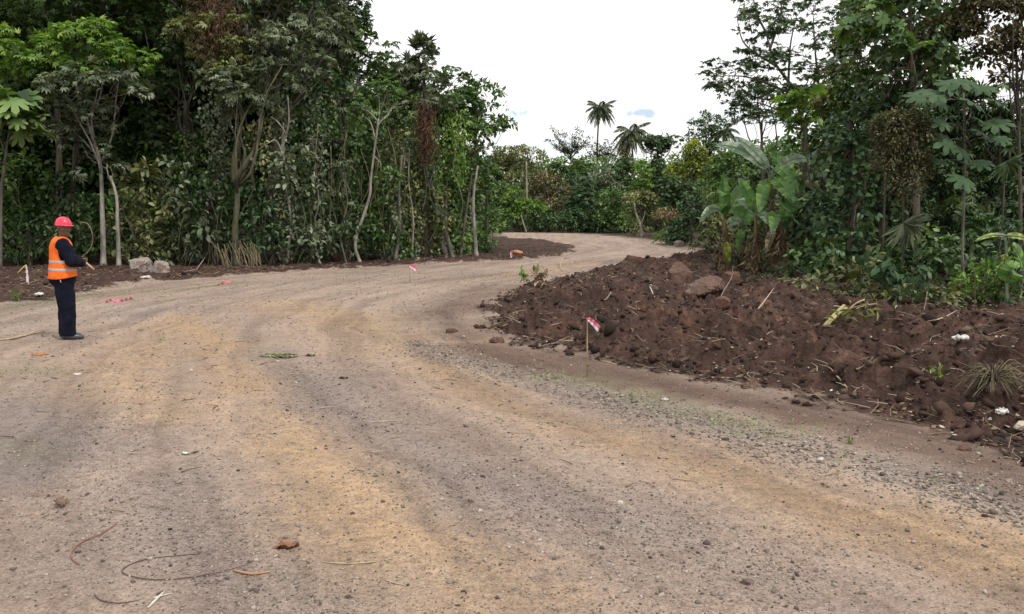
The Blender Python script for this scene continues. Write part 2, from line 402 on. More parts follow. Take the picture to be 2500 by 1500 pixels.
    (soil_, och_, gry_), grn_ = at_('m1'); (pal_, for_, dmp_), strk_ = at_('m2')
    t = n.new('ShaderNodeTexCoord'); P = t.outputs['Object']
    n1, n2, n3, n4 = noise(n, lk, .5, 5, P), noise(n, lk, 3.2, 5, P, .7), noise(n, lk, 17, 4, P, .7), noise(n, lk, 75, 3, P, .7)
    def brk(mask, amt=1.0, nn=None, th=.5):     # break a mask's edge up with noise
        nn = nn or n2
        return nmath(n, lk, 'MULTIPLY', nmath(n, lk, 'ADD', mask, nmath(n, lk, 'MULTIPLY', nmath(n, lk, 'SUBTRACT', nn, .5), nmath(n, lk, 'MULTIPLY', nmath(n, lk, 'MULTIPLY', mask, nmath(n, lk, 'SUBTRACT', 1.2, mask)), 3.0))), amt, clamp=True)
    c = ramp(n, lk, n1, [(.3, (.25, .186, .147)), (.55, (.296, .226, .182)), (.75, (.32, .25, .205))])
    c = mixc(n, lk, brk(och_, .72), c, (.345, .230, .130))
    c = mixc(n, lk, brk(gry_, .8), c, (.20, .165, .152))
    c = mixc(n, lk, brk(pal_, .6), c, (.33, .268, .222))
    c = mixc(n, lk, nmath(n, lk, 'MULTIPLY', brk(dmp_, 1.0, n3), .85), c, (.078, .044, .032))
    c = mixc(n, lk, brk(grn_, .6, n3), c, (.15, .15, .085))
    fine = ramp(n, lk, n2, [(.25, (.70, .68, .66)), (.5, (1, 1, 1)), (.75, (1.22, 1.2, 1.18))])
    c = mixc(n, lk, .8, c, fine, 'MULTIPLY')
    c = mixc(n, lk, .8, c, ramp(n, lk, n3, [(.3, (.62, .60, .58)), (.5, (1, 1, 1)), (.72, (1.28, 1.27, 1.25))]), 'MULTIPLY')
    c = mixc(n, lk, .8, c, ramp(n, lk, n4, [(.28, (.42, .41, .40)), (.5, (1, 1, 1)), (.72, (1.5, 1.48, 1.45))]), 'MULTIPLY')
    c = mixc(n, lk, .9, c, ramp(n, lk, strk_, [(.15, (.76, .75, .75)), (.5, (1, 1, 1)), (.85, (1.16, 1.15, 1.13))]), 'MULTIPLY')
    sc = ramp(n, lk, n2, [(.3, (.022, .012, .010)), (.5, (.052, .029, .022)), (.72, (.118, .070, .052))])
    sc = mixc(n, lk, .7, sc, ramp(n, lk, n3, [(.3, (.5, .5, .5)), (.5, (1, 1, 1)), (.75, (1.5, 1.45, 1.4))]), 'MULTIPLY')
    sc = mixc(n, lk, 1.0, sc, ramp(n, lk, noise(n, lk, 1.1, 4, P), [(.35, (.72, .7, .7)), (.5, (1, 1, 1)), (.68, (1.6, 1.5, 1.42))]), 'MULTIPLY')
    c = mixc(n, lk, brk(soil_, 1.0), c, sc)
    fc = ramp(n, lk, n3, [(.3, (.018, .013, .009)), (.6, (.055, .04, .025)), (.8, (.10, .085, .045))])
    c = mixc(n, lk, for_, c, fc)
    lk.new(c, p.inputs['Base Color']); p.inputs['Roughness'].default_value = .92; p.inputs['Specular IOR Level'].default_value = .2
    hh = nmath(n, lk, 'ADD', nmath(n, lk, 'MULTIPLY', n3, .6), nmath(n, lk, 'MULTIPLY', n4, .22))
    hh = nmath(n, lk, 'ADD', hh, nmath(n, lk, 'MULTIPLY', nmath(n, lk, 'MULTIPLY', n2, soil_), 3.0))
    bp = n.new('ShaderNodeBump'); bp.inputs['Strength'].default_value = 1.0; bp.inputs['Distance'].default_value = .032
    lk.new(hh, bp.inputs['Height']); lk.new(bp.outputs[0], p.inputs['Normal'])
    o.data.materials.append(m)
    return o
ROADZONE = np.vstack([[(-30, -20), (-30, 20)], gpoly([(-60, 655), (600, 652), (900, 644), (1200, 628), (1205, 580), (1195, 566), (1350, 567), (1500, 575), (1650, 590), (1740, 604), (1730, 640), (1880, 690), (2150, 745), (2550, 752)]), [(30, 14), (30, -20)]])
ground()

# ------------------------------------------------------------------ gravel, clods, litter (uncountable)
ICO_V = None
def ico():
    global ICO_V, ICO_F
    if ICO_V is None:
        t = (1 + 5 ** .5) / 2
        v = np.array([(-1, t, 0), (1, t, 0), (-1, -t, 0), (1, -t, 0), (0, -1, t), (0, 1, t), (0, -1, -t), (0, 1, -t), (t, 0, -1), (t, 0, 1), (-t, 0, -1), (-t, 0, 1)], float)
        ICO_V = v / np.linalg.norm(v[0])
        ICO_F = np.array([(0, 11, 5), (0, 5, 1), (0, 1, 7), (0, 7, 10), (0, 10, 11), (1, 5, 9), (5, 11, 4), (11, 10, 2), (10, 7, 6), (7, 1, 8), (3, 9, 4), (3, 4, 2), (3, 2, 6), (3, 6, 8), (3, 8, 9), (4, 9, 5), (2, 4, 11), (6, 2, 10), (8, 6, 7), (9, 8, 1)])
    return ICO_V, ICO_F
def stones(name, X, Y, s, mat, rs, flat=(.35, .8), sink=.25, rough=.35, label=None, cat=None, smooth=False):
    v, f = ico(); N = len(X); k = len(v)
    Z = terrain(X, Y)
    V = v[None] * (1 + rough * (rs.rand(N, k, 1) - .5) * 2)
    sc = np.stack([rs.uniform(.7, 1.3, N), rs.uniform(.6, 1.0, N), rs.uniform(*flat, N)], -1) * s[:, None]
    V = V * sc[:, None, :]
    a = rs.rand(N) * 2 * pi; ca, sa = np.cos(a)[:, None], np.sin(a)[:, None]
    V = np.stack([V[..., 0] * ca - V[..., 1] * sa, V[..., 0] * sa + V[..., 1] * ca, V[..., 2]], -1)
    V[..., 2] += V[..., 0] * rs.uniform(-.4, .4, (N, 1))
    V += np.stack([X, Y, Z + sc[:, 2] * (1 - 2 * sink) * .9], -1)[:, None]
    F = (f[None] + (np.arange(N) * k)[:, None, None]).reshape(-1, 3)
    o = mesh_obj(name, V.reshape(-1, 3), F, mat, smooth=smooth)
    return tag(o, label, cat, kind='stuff')
rs = np.random.RandomState(5)
def scatter_view(N, r0, r1, p=1.3, wd=40):
    N = int(N * 1.2)
    """random points in the fan in front of the camera, denser near"""
    u = rs.rand(N); r = (r0 ** (2 - p) + u * (r1 ** (2 - p) - r0 ** (2 - p))) ** (1 / (2 - p))
    a = np.radians(rs.uniform(-wd, wd, N)); return r * np.sin(a), r * np.cos(a)
M['gravel'] = islandmat('gravel', [(0, (.06, .05, .045)), (.25, (.15, .12, .10)), (.6, (.255, .205, .17)), (.92, (.33, .28, .235)), (1, (.42, .38, .34))], .85)
M['clod'] = islandmat('soil_clod', [(0, (.024, .013, .010)), (.5, (.050, .028, .021)), (.9, (.10, .06, .045)), (1, (.17, .12, .09))], .95, 22)
X, Y = scatter_view(110000, 3.0, 30, 1.8)
d1 = seg_d(X, Y, gpoly([(1000, 840), (1250, 910), (1450, 960), (1800, 1060), (2200, 1160), (2600, 1280)]))
d2 = seg_d(X, Y, gpoly([(640, 860), (850, 1000), (1080, 1130), (1350, 1230), (1700, 1330), (2150, 1500)]))
d3 = seg_d(X, Y, gpoly([(420, 1180), (420, 1330), (700, 1460)]))
dens = .28 + 1.3 * np.exp(-(d1 / .4) ** 2) + .5 * np.exp(-(d2 / .45) ** 2) + .6 * np.exp(-(d3 / .35) ** 2)
dens *= .35 + 1.3 * np.clip(fbm2(X * 1.2, Y * 1.2, 77, 3) + .5, 0, 1)
r_, l_ = soil_mask(X, Y)
k = (rs.rand(len(X)) < dens) & (r_ < .3) & (l_ < .3)
X, Y = X[k], Y[k]
sz = .0026 + .003 * rs.rand(len(X)) + .011 * rs.rand(len(X)) ** 22 + .0006 * np.hypot(X, Y) * rs.rand(len(X))
sz *= 1 + .8 * np.exp(-(seg_d(X, Y, gpoly([(1000, 840), (1250, 910), (1450, 960), (1800, 1060), (2200, 1160), (2600, 1280)])) / .35) ** 2)
stones('gravel', X, Y, sz, M['gravel'], rs)
# clods on the soil
X, Y = scatter_view(46000, 5.5, 45, 1.5)
r_, l_ = soil_mask(X, Y)
k = ((r_ > .35) | ((l_ > .35) & (rs.rand(len(X)) < .35)) | ((r_ > .02) & (rs.rand(len(X)) < .3)))
k &= rs.rand(len(X)) < .35 + .9 * np.clip(fbm2(X * 1.5, Y * 1.5, 88, 3) + .45, 0, 1)
X, Y = X[k], Y[k]
sz = .006 + .03 * rs.rand(len(X)) ** 3 + .07 * rs.rand(len(X)) ** 14 + .0005 * np.hypot(X, Y)
stones('soil_clods', X, Y, sz, M['clod'], rs, (.45, .9), .32, .62)
# a few dark crumbs of soil dropped on the road
X, Y = scatter_view(26000, 4.5, 40, 1.4); r_, l_ = soil_mask(X, Y); de = np.minimum(np.abs(sd_poly(X, Y, SOIL_R)), np.abs(sd_poly(X, Y, SOIL_L)) * 1.6); k = (r_ < .3) & (l_ < .3) & (rs.rand(len(X)) < .022 + .8 * np.exp(-de / .55) * np.clip(.4 + 2 * fbm2(X * 1.8, Y * 1.8, 71, 3), 0, 1)); X, Y = X[k], Y[k]
stones('soil_crumbs', X, Y, .004 + .016 * rs.rand(len(X)) ** 4 + .0003 * Y, M['clod'], rs, (.3, .6), .3, .5)

# twigs and torn leaves lying on the soil
def litter():
    mb = MB(); X, Y = scatter_view(4600, 5, 42, 1.5); r_, l_ = soil_mask(X, Y)
    onroad = (r_ < .2) & (l_ < .2)
    k = (~onroad) | (rs.rand(len(X)) < .13); X, Y, onr = X[k], Y[k], onroad[k]; Z = terrain(X, Y)
    for x, y, z, q in zip(X, Y, Z, onr):
        L = rs.uniform(.05, .16) * (1.0 if q else 1.7); a = rs.rand() * pi; up = 0 if q else rs.uniform(-.05, .4) * L
        dx, dy = cos(a) * L, sin(a) * L; b = rs.uniform(-.2, .2) * L
        P = [(x, y, z + .008), (x + dx / 2 - dy * b / L, y + dy / 2 + dx * b / L, z + .012 + up * .6), (x + dx, y + dy, z + .012 + up)]
        mb.tube(P, np.array([1, .85, .45]) * (.0018 + .00022 * y + .0015 * rs.rand()) , 4, False)
    tag(mb.build('twig_litter', islandmat('twig', [(0, (.09, .055, .04)), (.5, (.22, .16, .11)), (1, (.42, .34, .25))], .8)), None, None, kind='stuff')
    mb = MB(); X, Y = scatter_view(9000, 4, 42, 1.4); r_, l_ = soil_mask(X, Y)
    k = (r_ > .15) | ((l_ > .2) & (rs.rand(len(X)) < .5)) | ((rs.rand(len(X)) < .08) & (Y > 9)); X, Y = X[k], Y[k]; Z = terrain(X, Y)
    for x, y, z in zip(X, Y, Z):
        L = rs.uniform(.018, .05) + .0009 * y; a = rs.rand() * 2 * pi; w_ = L * rs.uniform(.3, .55); c_, s_ = cos(a), sin(a)
        q = np.array([(0, 0, .012), (L * .5, w_, .012 + rs.uniform(0, .5) * w_), (L, 0, .012 + rs.uniform(0, .4) * L), (L * .5, -w_, .012 + rs.uniform(0, .5) * w_)])
        V = np.stack([x + q[:, 0] * c_ - q[:, 1] * s_, y + q[:, 0] * s_ + q[:, 1] * c_, z + q[:, 2]], -1)
        mb.add(V, [np.array([(0, 1, 2), (0, 2, 3)])])
    tag(mb.build('leaf_litter', islandmat('litter', [(0, (.10, .06, .035)), (.35, (.22, .14, .09)), (.6, (.16, .19, .07)), (.78, (.35, .28, .20)), (.95, (.42, .37, .30)), (1, (.60, .57, .5))], .7)), None, None, kind='stuff')
litter()
# short grass coming through on the verges
def grass():
    X, Y = scatter_view(60000, 5, 30, 1.4)
    P = [gpoly([(-60, 765), (200, 722), (430, 708), (600, 690)]), gpoly([(1330, 915), (1440, 935), (1600, 975), (1750, 1020), (1900, 1050)]), gpoly([(2050, 1120), (2300, 1190)]), gpoly([(-20, 900), (110, 910)])]
    d = np.minimum.reduce([seg_d(X, Y, q) / s for q, s in zip(P, (.6, .28, .2, .25))])
    k = (rs.rand(len(X)) < np.exp(-d ** 2) * np.clip(.6 + 1.6 * fbm2(X * 2, Y * 2, 99, 3), 0, 1)); X, Y = X[k], Y[k]; Z = terrain(X, Y)
    N = len(X); a = rs.rand(N) * 2 * pi; L = rs.uniform(.015, .05, N); w_ = .0025 + .0003 * Y
    ca, sa = np.cos(a), np.sin(a)
    V = np.stack([np.stack([X - sa * w_, Y + ca * w_, Z - .004], -1), np.stack([X + sa * w_, Y - ca * w_, Z - .004], -1), np.stack([X + ca * L * .8, Y + sa * L * .8, Z + L * .7], -1)], 1)
    tag(mesh_obj('grass', V.reshape(-1, 3), np.arange(3 * N).reshape(-1, 3), M['bright']), None, None, kind='stuff')
grass()
# ------------------------------------------------------------------ foliage
def _pal(n=5, l=1.0, wd=.16, spread=2.6, droop=.25):
    V = [(0, 0, 0)]; F = []
    for i in range(n):
        a = -spread / 2 + spread * i / (n - 1); L = l * (1 - .25 * abs(a) / spread * 2)
        c_, s_ = cos(a), sin(a)
        for (u, v, z) in ((.5, wd, .03), (1, 0, -droop), (.5, -wd, .03)):
            V.append((L * u * c_ - v * s_, L * u * s_ + v * c_, z))
        b = 1 + 3 * i; F += [(0, b + 2, b + 1), (0, b + 1, b)]
    return np.array(V, float), np.array(F)
def _pin(n=5):
    V = []; F = []
    for i in range(n):
        x = .15 + .8 * i / (n - 1); L = .42 * (1 - .5 * abs(i / (n - 1) - .4))
        for s in (1, -1):
            b = len(V); z = -.25 * x * x
            V += [(x, 0, z), (x + .18, s * L * .5 + .07 * s, z + .02), (x + .22, s * L, z - .12), (x + .05, s * L * .5, z - .02)]
            F += [(b, b + 1, b + 2), (b, b + 2, b + 3)]
    return np.array(V, float), np.array(F)
def _bigleaf(n=9, ins=.45):
    """large lobed leaf, stalk joins at the middle"""
    V = [(0, 0, .03)]; F = []
    for i in range(n):
        a = -2.75 + 5.5 * i / (n - 1); L = .62 + .42 * (.5 + .5 * cos(a)); da = 5.5 / (n - 1) / 2
        V += [(ins * L * cos(a - da), ins * L * sin(a - da), .035), (L * .82 * cos(a - da * .62), L * .82 * sin(a - da * .62), -.06), (L * cos(a), L * sin(a), -.14), (L * .82 * cos(a + da * .62), L * .82 * sin(a + da * .62), -.06), (ins * L * cos(a + da), ins * L * sin(a + da), .035), (L * .6 * cos(a), L * .6 * sin(a), .03)]
        b = 1 + 6 * i
        F += [(0, b, b + 5), (0, b + 5, b + 4), (b, b + 1, b + 5), (b + 5, b + 1, b + 2), (b + 5, b + 2, b + 3), (b + 5, b + 3, b + 4)]
    return np.array(V, float), np.array(F)
LEAF = {
    'ovate': (np.array([(0, 0, 0), (.5, .23, .07), (1, 0, -.08), (.5, -.23, .07)], float), np.array([(0, 2, 1), (0, 3, 2)])),
    'ovate4': (np.array([(0, 0, 0), (.35, .26, .07), (.72, .20, .05), (1, 0, -.12), (.72, -.20, .05), (.35, -.26, .07), (.5, 0, .0)], float), np.array([(0, 6, 1), (1, 6, 2), (2, 6, 3), (0, 5, 6), (5, 4, 6), (4, 3, 6)])),
    'heart': (np.array([(.12, 0, 0), (-.08, .22, -.02), (.18, .42, .0), (.6, .3, .02), (1, 0, -.12), (.6, -.3, .02), (.18, -.42, 0), (-.08, -.22, -.02), (.5, 0, -.03)], float), np.array([(0, 2, 1), (0, 8, 2), (2, 8, 3), (3, 8, 4), (4, 8, 5), (5, 8, 6), (6, 8, 0), (0, 7, 6)])),
    'strip': (np.array([(0, 0, 0), (.5, .09, .05), (1, 0, -.25), (.5, -.09, .05)], float), np.array([(0, 2, 1), (0, 3, 2)])),
    'palm5': _pal(5), 'palm7': _pal(7, 1, .12, 4.2, .35), 'pinnate': _pin(), 'big': _bigleaf(), 'tuft': _pal(5, 1, .05, 2.2, .5),
}
def norm(v): return v / (np.linalg.norm(v, axis=-1, keepdims=True) + 1e-9)
def place(kind, P, D, Nn, s):
    """leaf copies at P, pointing along D, faces towards Nn, length s -> V, F"""
    v, f = LEAF[kind]
    D = norm(D); Nn = norm(Nn - D * (Nn * D).sum(-1, keepdims=True)); W = np.cross(Nn, D)
    s = np.broadcast_to(np.asarray(s, float), (len(P),))[:, None, None]
    V = P[:, None] + s * (v[None, :, 0:1] * D[:, None] + v[None, :, 1:2] * W[:, None] + v[None, :, 2:3] * Nn[:, None])
    F = (f[None] + (np.arange(len(P)) * len(v))[:, None, None]).reshape(-1, 3)
    return V.reshape(-1, 3), F
def rdir(rs, n):
    return norm(rs.normal(size=(n, 3)))
def clumps(rs, lobes, dens=1.5, cr=(.3, .6), bottom=.35, gaps=.35, gs=.9):
    """clump centres on and inside ellipsoid lobes (cx,cy,cz,rx,ry,rz)"""
    out = []
    for L in lobes:
        c, r = np.array(L[:3]), np.array(L[3:6])
        p = 1.6; area = 4 * pi * (((r[0] * r[1]) ** p + (r[0] * r[2]) ** p + (r[1] * r[2]) ** p) / 3) ** (1 / p)
        n = max(4, int(area * dens * (L[6] if len(L) > 6 else 1)))
        d = rdir(rs, n); k = rs.rand(n) < np.where(d[:, 2] < -.2, bottom, 1); d = d[k]
        q = c + d * r * (rs.uniform(.45, 1.08, (len(d), 1)))
        g = vn3(q[:, 0] * gs, q[:, 1] * gs, q[:, 2] * gs * 1.3, 3); k = g > gaps
        if k.sum() < 4: k[:] = True
        q, d = q[k], d[k]
        out.append(np.hstack([q, d, rs.uniform(*cr, (len(q), 1))]))
    return np.vstack(out)
def clump_leaves(rs, C, kind, size, cover=1.1, flat=.6, droop=.35, up=.8):
    c, d, r = C[:, :3], C[:, 3:6], C[:, 6]
    la = {'big': 1.4, 'palm5': .45, 'palm7': .6, 'pinnate': .5, 'heart': .5, 'strip': .09, 'tuft': .2}.get(kind, .24) * size * size
    n = np.maximum(3, (cover * 2.6 * r * r / la)).astype(int)
    ii = np.repeat(np.arange(len(C)), n); N = len(ii)
    a = rdir(rs, N); ax = norm(d * .7 + np.array([0, 0, .55])); dot = (a * ax[ii]).sum(-1)
    a = np.where((dot < -.15)[:, None], a - 2 * dot[:, None] * ax[ii], a)
    rad = r[ii][:, None] * rs.uniform(.55, 1.05, (N, 1)); sc = np.array([1, 1, flat])
    P = c[ii] + a * rad * sc
    D = a * .8 + rs.normal(0, .45, (N, 3)) - np.array([0, 0, droop])
    Nn = np.array([0, 0, up]) + a * .55 + rs.normal(0, .3, (N, 3))
    return place(kind, P, D, Nn, size * rs.uniform(.65, 1.25, N))
def strands(rs, pts, kind, size, step=.12, jit=.12):
    """leaves hanging along vertical lines pts = [(x,y,z0,z1)]"""
    P = []
    for x, y, z0, z1 in pts:
        n = max(2, int(abs(z1 - z0) / step)); z = np.linspace(z0, z1, n)
        ph = rs.rand() * 6; P.append(np.stack([x + .12 * np.sin(z * 1.3 + ph), y + .12 * np.cos(z * 1.1 + ph), z], -1))
    P = np.vstack(P); P = P + rs.normal(0, jit, P.shape) * [1, 1, .4]; N = len(P)
    D = rs.normal(0, .6, (N, 3)) - np.array([0, .1, .8]); Nn = rs.normal(0, .5, (N, 3)) + np.array([0, -.7, .6])
    return place(kind, P, D, Nn, size * rs.uniform(.6, 1.2, N))
def merge(parts):
    V, F, n = [], [], 0
    for v, f in parts: V.append(v); F.append(f + n); n += len(v)
    return np.vstack(V), np.vstack(F)
SEED = [100]
def nrs(): SEED[0] += 1; return np.random.RandomState(SEED[0])
def limb(mb, rs, a, b, r0, r1, bend=.15, n=6, seg=6):
    a, b = np.asarray(a, float), np.asarray(b, float); L = np.linalg.norm(b - a)
    t = np.linspace(0, 1, n)[:, None]; w_ = rs.normal(0, 1, 3) * L * bend; w2 = rs.normal(0, 1, 3) * L * bend * .4
    P = a * (1 - t) + b * t + w_ * np.sin(pi * t) * .6 + w2 * np.sin(2 * pi * t); mb.tube(P, np.linspace(r0, r1, n), seg, True); return P
def px_lobes(L, default_depth=None):
    """(px,py,rx,rz,Y[,depth radius m][,density]) -> world ellipsoids"""
    out = []
    for q in L:
        px, py, rx, rz, Y = q[:5]; c = at(px, py, Y); k = Y / FOC
        dr = q[5] if len(q) > 5 and q[5] else max(rx, rz) * k * .8
        out.append((c[0], c[1], c[2], rx * k, min(dr, 3.0) if not (len(q) > 5 and q[5]) else dr, rz * k) + ((q[6],) if len(q) > 6 else ()))
    return out
def tree(name, label, cat, trunk, lobes, kind='ovate', size=.2, mat='mid', bark='barkgrey', dens=1.5, cr=(.3, .6), cover=1.1, r=.14, gaps=.35,
         flat=.6, droop=.35, limbs=6, group=None, extra=None, bottom=.35, trunks=None, bend=.05, vines=None, up=.8):
    """trunk: [(px,py,Y),...] from the foot upwards; lobes in pixels at a distance"""
    rs = nrs(); T = [at(*q) for q in trunk]
    z = gz(T[0][0], T[0][1]); org = np.array([T[0][0], T[0][1], z]); T[0][2] = z - .08
    root = thing(name, label, cat, tuple(org), 0, group)
    W = px_lobes(lobes); mb = MB(); P = curve(T, 7)
    P = P + np.cumsum(rs.normal(0, bend * .35, P.shape), 0) * np.array([1, 1, 0]) * np.linspace(0, 1, len(P))[:, None] * .5
    rr = np.linspace(r * 1.0, r * .45, len(P)); rr[0] = r * 1.5
    if len(P) > 3: rr[1] = r * 1.12
    mb.tube(P, rr, 9, True, .12, rs); top = P[-1]
    for tr in (trunks or []):
        Q = curve([at(*q) for q in tr[0]], 7); mb.tube(Q, np.linspace(tr[1], tr[1] * .35, len(Q)), 7)
    for L in W:
        c = np.array(L[:3]); k0 = P[rs.randint(int(len(P) * .6), len(P))]
        e = limb(mb, rs, k0, c, r * .4, r * .15, .12)
        for q in range(limbs):
            d = rdir(rs, 1)[0]; d[2] = abs(d[2]) * .8 - .1
            limb(mb, rs, e[rs.randint(2, 6)], c + d * np.array(L[3:6]) * .85, r * .16, r * .04, .15, 5, 4)
    mb.build('trunk', M[bark], root, True, org)
    parts = []
    if W:
        C = clumps(rs, W, dens, cr, bottom, gaps); parts.append(clump_leaves(rs, C, kind, size, cover, flat, droop, up))
    if extra:
        for e in extra: parts.append(e(rs))
    if parts:
        V, F = merge(parts); mesh_obj('crown', V - org, F, M[mat], root)
    if vines:
        for nm, mt, fn in vines:
            V, F = fn(rs); mesh_obj(nm, V - org, F, M[mt], root)
    return root
def shrub(name, label, px, py, Y, lobes, kind='ovate', size=.18, mat='mid', dens=2.2, cr=(.2, .45), cover=1.0, stems=7, bark='barkmoss', gaps=.3, cat='shrub', group=None, droop=.45, leafpart='foliage', up=.7):
    rs = nrs(); f = at(px, py, Y); org = np.array([f[0], f[1], gz(f[0], f[1])])
    root = thing(name, label, cat, tuple(org), 0, group); W = px_lobes([q if len(q) > 4 else q + (Y,) for q in lobes])
    mb = MB()
    for i in range(stems):
        L = W[i % len(W)]; c = np.array(L[:3]) + rdir(rs, 1)[0] * np.array(L[3:6]) * .7; s = org + np.array([rs.uniform(-.3, .3), rs.uniform(-.2, .2), -.05])
        limb(mb, rs, s, c, .028, .008, .1, 6, 5)
    mb.build('stem', M[bark], root, True, org)
    V, F = clump_leaves(rs, clumps(rs, W, dens, cr, .8, gaps, 1.4), kind, size, cover, .8, droop, up)
    mesh_obj(leafpart, V - org, F, M[mat], root); return root
def px_strands(rs, L):
    """(px0,px1,py_top,py_bot,Y,n)"""
    out = []
    for x0, x1, ya, yb, Y, n in L:
        for i in range(n):
            px = rs.uniform(x0, x1); a = at(px, ya + rs.uniform(-15, 15), Y + rs.uniform(-.6, .6)); b = at(px, yb + rs.uniform(-60, 25), Y)
            out.append((a[0], a[1], a[2], max(b[2], .2)))
    return out
# ------------------------------------------------------------------ the forest edge at the left
V_ = lambda L, kind='ovate', s=.16, st=.1, j=.12: (lambda rs: strands(rs, px_strands(rs, L), kind, s, st, j))
tree('broadleaf_tree', 'tall dark-leaved tree rising out of frame at far left above the bright green crown', 'tree', [(140, 628, 37), (143, 420, 37), (130, 150, 37)],
     [(60, -30, 200, 100, 37), (250, 0, 150, 75, 36.5), (-130, 80, 150, 150, 38), (60, 130, 120, 120, 38), (300, -120, 200, 120, 38), (330, 60, 50, 60, 37.5)], 'palm5', .26, 'mid', 'bark', 1.3, (.4, .8), 1.1, .2)
tree('broadleaf_tree', 'tree with layered bright yellow-green crown over the worker in the orange vest', 'tree', [(175, 632, 34), (178, 480, 34), (190, 260, 34)],
     [(105, 125, 110, 48, 33), (225, 105, 95, 40, 33), (300, 155, 65, 42, 33), (40, 165, 75, 45, 33.5), (160, 180, 120, 40, 33)], 'palm5', .24, 'bright', 'bark', 1.9, (.3, .6), 1.2, .13, .3)
tree('broadleaf_tree', 'tree with dusty grey-green drooping crown just under the yellow-green one', 'tree', [(253, 645, 32.5), (250, 520, 32.5), (246, 400, 32.5), (215, 290, 32.5)],
     [(240, 215, 100, 40, 32), (160, 235, 80, 40, 32), (290, 190, 55, 40, 32), (200, 300, 85, 45, 32), (140, 330, 50, 35, 32.5), (230, 375, 50, 60, 32.5)], 'palm5', .25, 'grey', 'barkpale', 1.8, (.28, .55), 1.1, .105, .34)
tree('sapling', 'crooked white-barked sapling with bare stem left of the two boulders', 'tree', [(290, 648, 32), (287, 560, 32), (283, 480, 32), (270, 430, 32)],
     [(262, 400, 36, 28, 32.3)], 'palm5', .22, 'grey', 'barkpale', 2, (.2, .35), 1, .085, limbs=3)
tree('umbrella_tree', 'slim tree at the left edge with a whorl of huge umbrella leaves', 'tree', [(-2, 622, 31), (2, 480, 31), (12, 380, 31), (26, 300, 31)],
     [(30, 262, 55, 26, 30.5), (-30, 275, 50, 30, 30.5), (60, 300, 28, 18, 30.5)], 'big', .6, 'mid', 'barkgrey', 2.4, (.3, .5), .9, .075, .0, limbs=3, up=1.4)
tree('broadleaf_tree', 'dark shaggy tree in the shadowed gap right of the yellow-green crown', 'tree', [(452, 640, 37), (455, 500, 37), (452, 250, 37)],
     [(420, 40, 90, 70, 37.5), (480, 110, 80, 60, 37), (400, 210, 60, 60, 39), (470, 330, 80, 60, 39), (380, 330, 70, 70, 40)], 'palm5', .24, 'dark', 'bark', 1.5, (.3, .6), 1.1, .17,
     vines=[('foliage', 'mid', V_([(425, 485, 320, 560, 36, 12)], 'ovate4', .19, .10, .18))])
tree('broadleaf_tree', 'tall tree draped with reddish-brown dead vines near the top of the left forest', 'tree', [(505, 640, 35.5), (512, 520, 35.5), (545, 330, 35.5), (530, 120, 35.5)],
     [(540, -20, 110, 70, 35.5), (500, 110, 70, 60, 35), (600, 60, 80, 60, 34.5), (560, 160, 60, 50, 34.5), (430, -60, 100, 60, 36)], 'palm5', .25, 'olive', 'bark', 1.6, (.3, .6), 1.1, .19,
     vines=[('foliage', 'grey', V_([(490, 560, 240, 500, 34.7, 14)], 'ovate4', .19, .10, .18)), ('dead_vines', 'red', V_([(480, 570, -20, 150, 34.3, 34)], 'strip', .22, .06, .3)), ('yellow_vine', 'yellow', V_([(532, 565, 150, 235, 33.6, 14)], 'ovate', .17, .07, .12))])
tree('forked_tree', 'forked tan-barked tree splitting in two above the cut cane stubble', 'tree', [(577, 648, 32.8), (574, 560, 32.8), (577, 480, 32.8), (573, 440, 32.8)],
     [(640, 205, 90, 50, 33.5), (590, 255, 50, 40, 33), (560, 210, 60, 50, 33.5), (690, 160, 70, 60, 33)], 'palm5', .23, 'grey', 'barkmoss', 1.7, (.28, .55), 1.1, .15,
     trunks=[([(573, 445, 32.8), (572, 380, 32.8), (590, 300, 33), (585, 260, 33.4)], .11), ([(575, 440, 32.8), (600, 400, 32.7), (628, 350, 32.8), (648, 255, 33)], .12)],
     vines=[('foliage', 'olive', V_([(596, 665, 290, 440, 33.5, 9)], 'ovate4', .19, .10, .18))])
tree('broadleaf_tree', 'grey-green billowing giant crown reaching the top edge over the middle of the left forest', 'tree', [(662, 640, 36), (660, 480, 36), (672, 300, 36), (690, 80, 36)],
     [(660, 30, 110, 75, 35.5), (760, 60, 95, 75, 35.5), (740, 150, 75, 70, 34.5), (810, 110, 45, 70, 36), (700, -70, 150, 90, 36), (640, 110, 60, 60, 34.5), (790, -30, 60, 60, 36.5)], 'palm5', .25, 'grey', 'barkgrey', 1.7, (.3, .62), 1.15, .2,
     vines=[('foliage', 'grey', V_([(640, 700, 220, 560, 35.3, 14), (740, 800, 230, 480, 35.5, 12)], 'ovate4', .19, .10, .18))])
tree('broadleaf_tree', 'dark crown meeting the sky right of the giant grey-green crown', 'tree', [(832, 640, 38), (835, 450, 38), (842, 200, 38)],
     [(850, 50, 42, 70, 38.5), (890, 110, 50, 55, 38.5), (855, 150, 60, 60, 37.5), (920, 170, 45, 45, 38), (800, 250, 80, 60, 36.5), (835, -50, 45, 60, 39)], 'palm5', .25, 'dark', 'bark', 1.8, (.3, .6), 1.1, .17,
     vines=[('foliage', 'mid', V_([(810, 870, 300, 580, 37, 16)], 'ovate4', .19, .10, .18))])
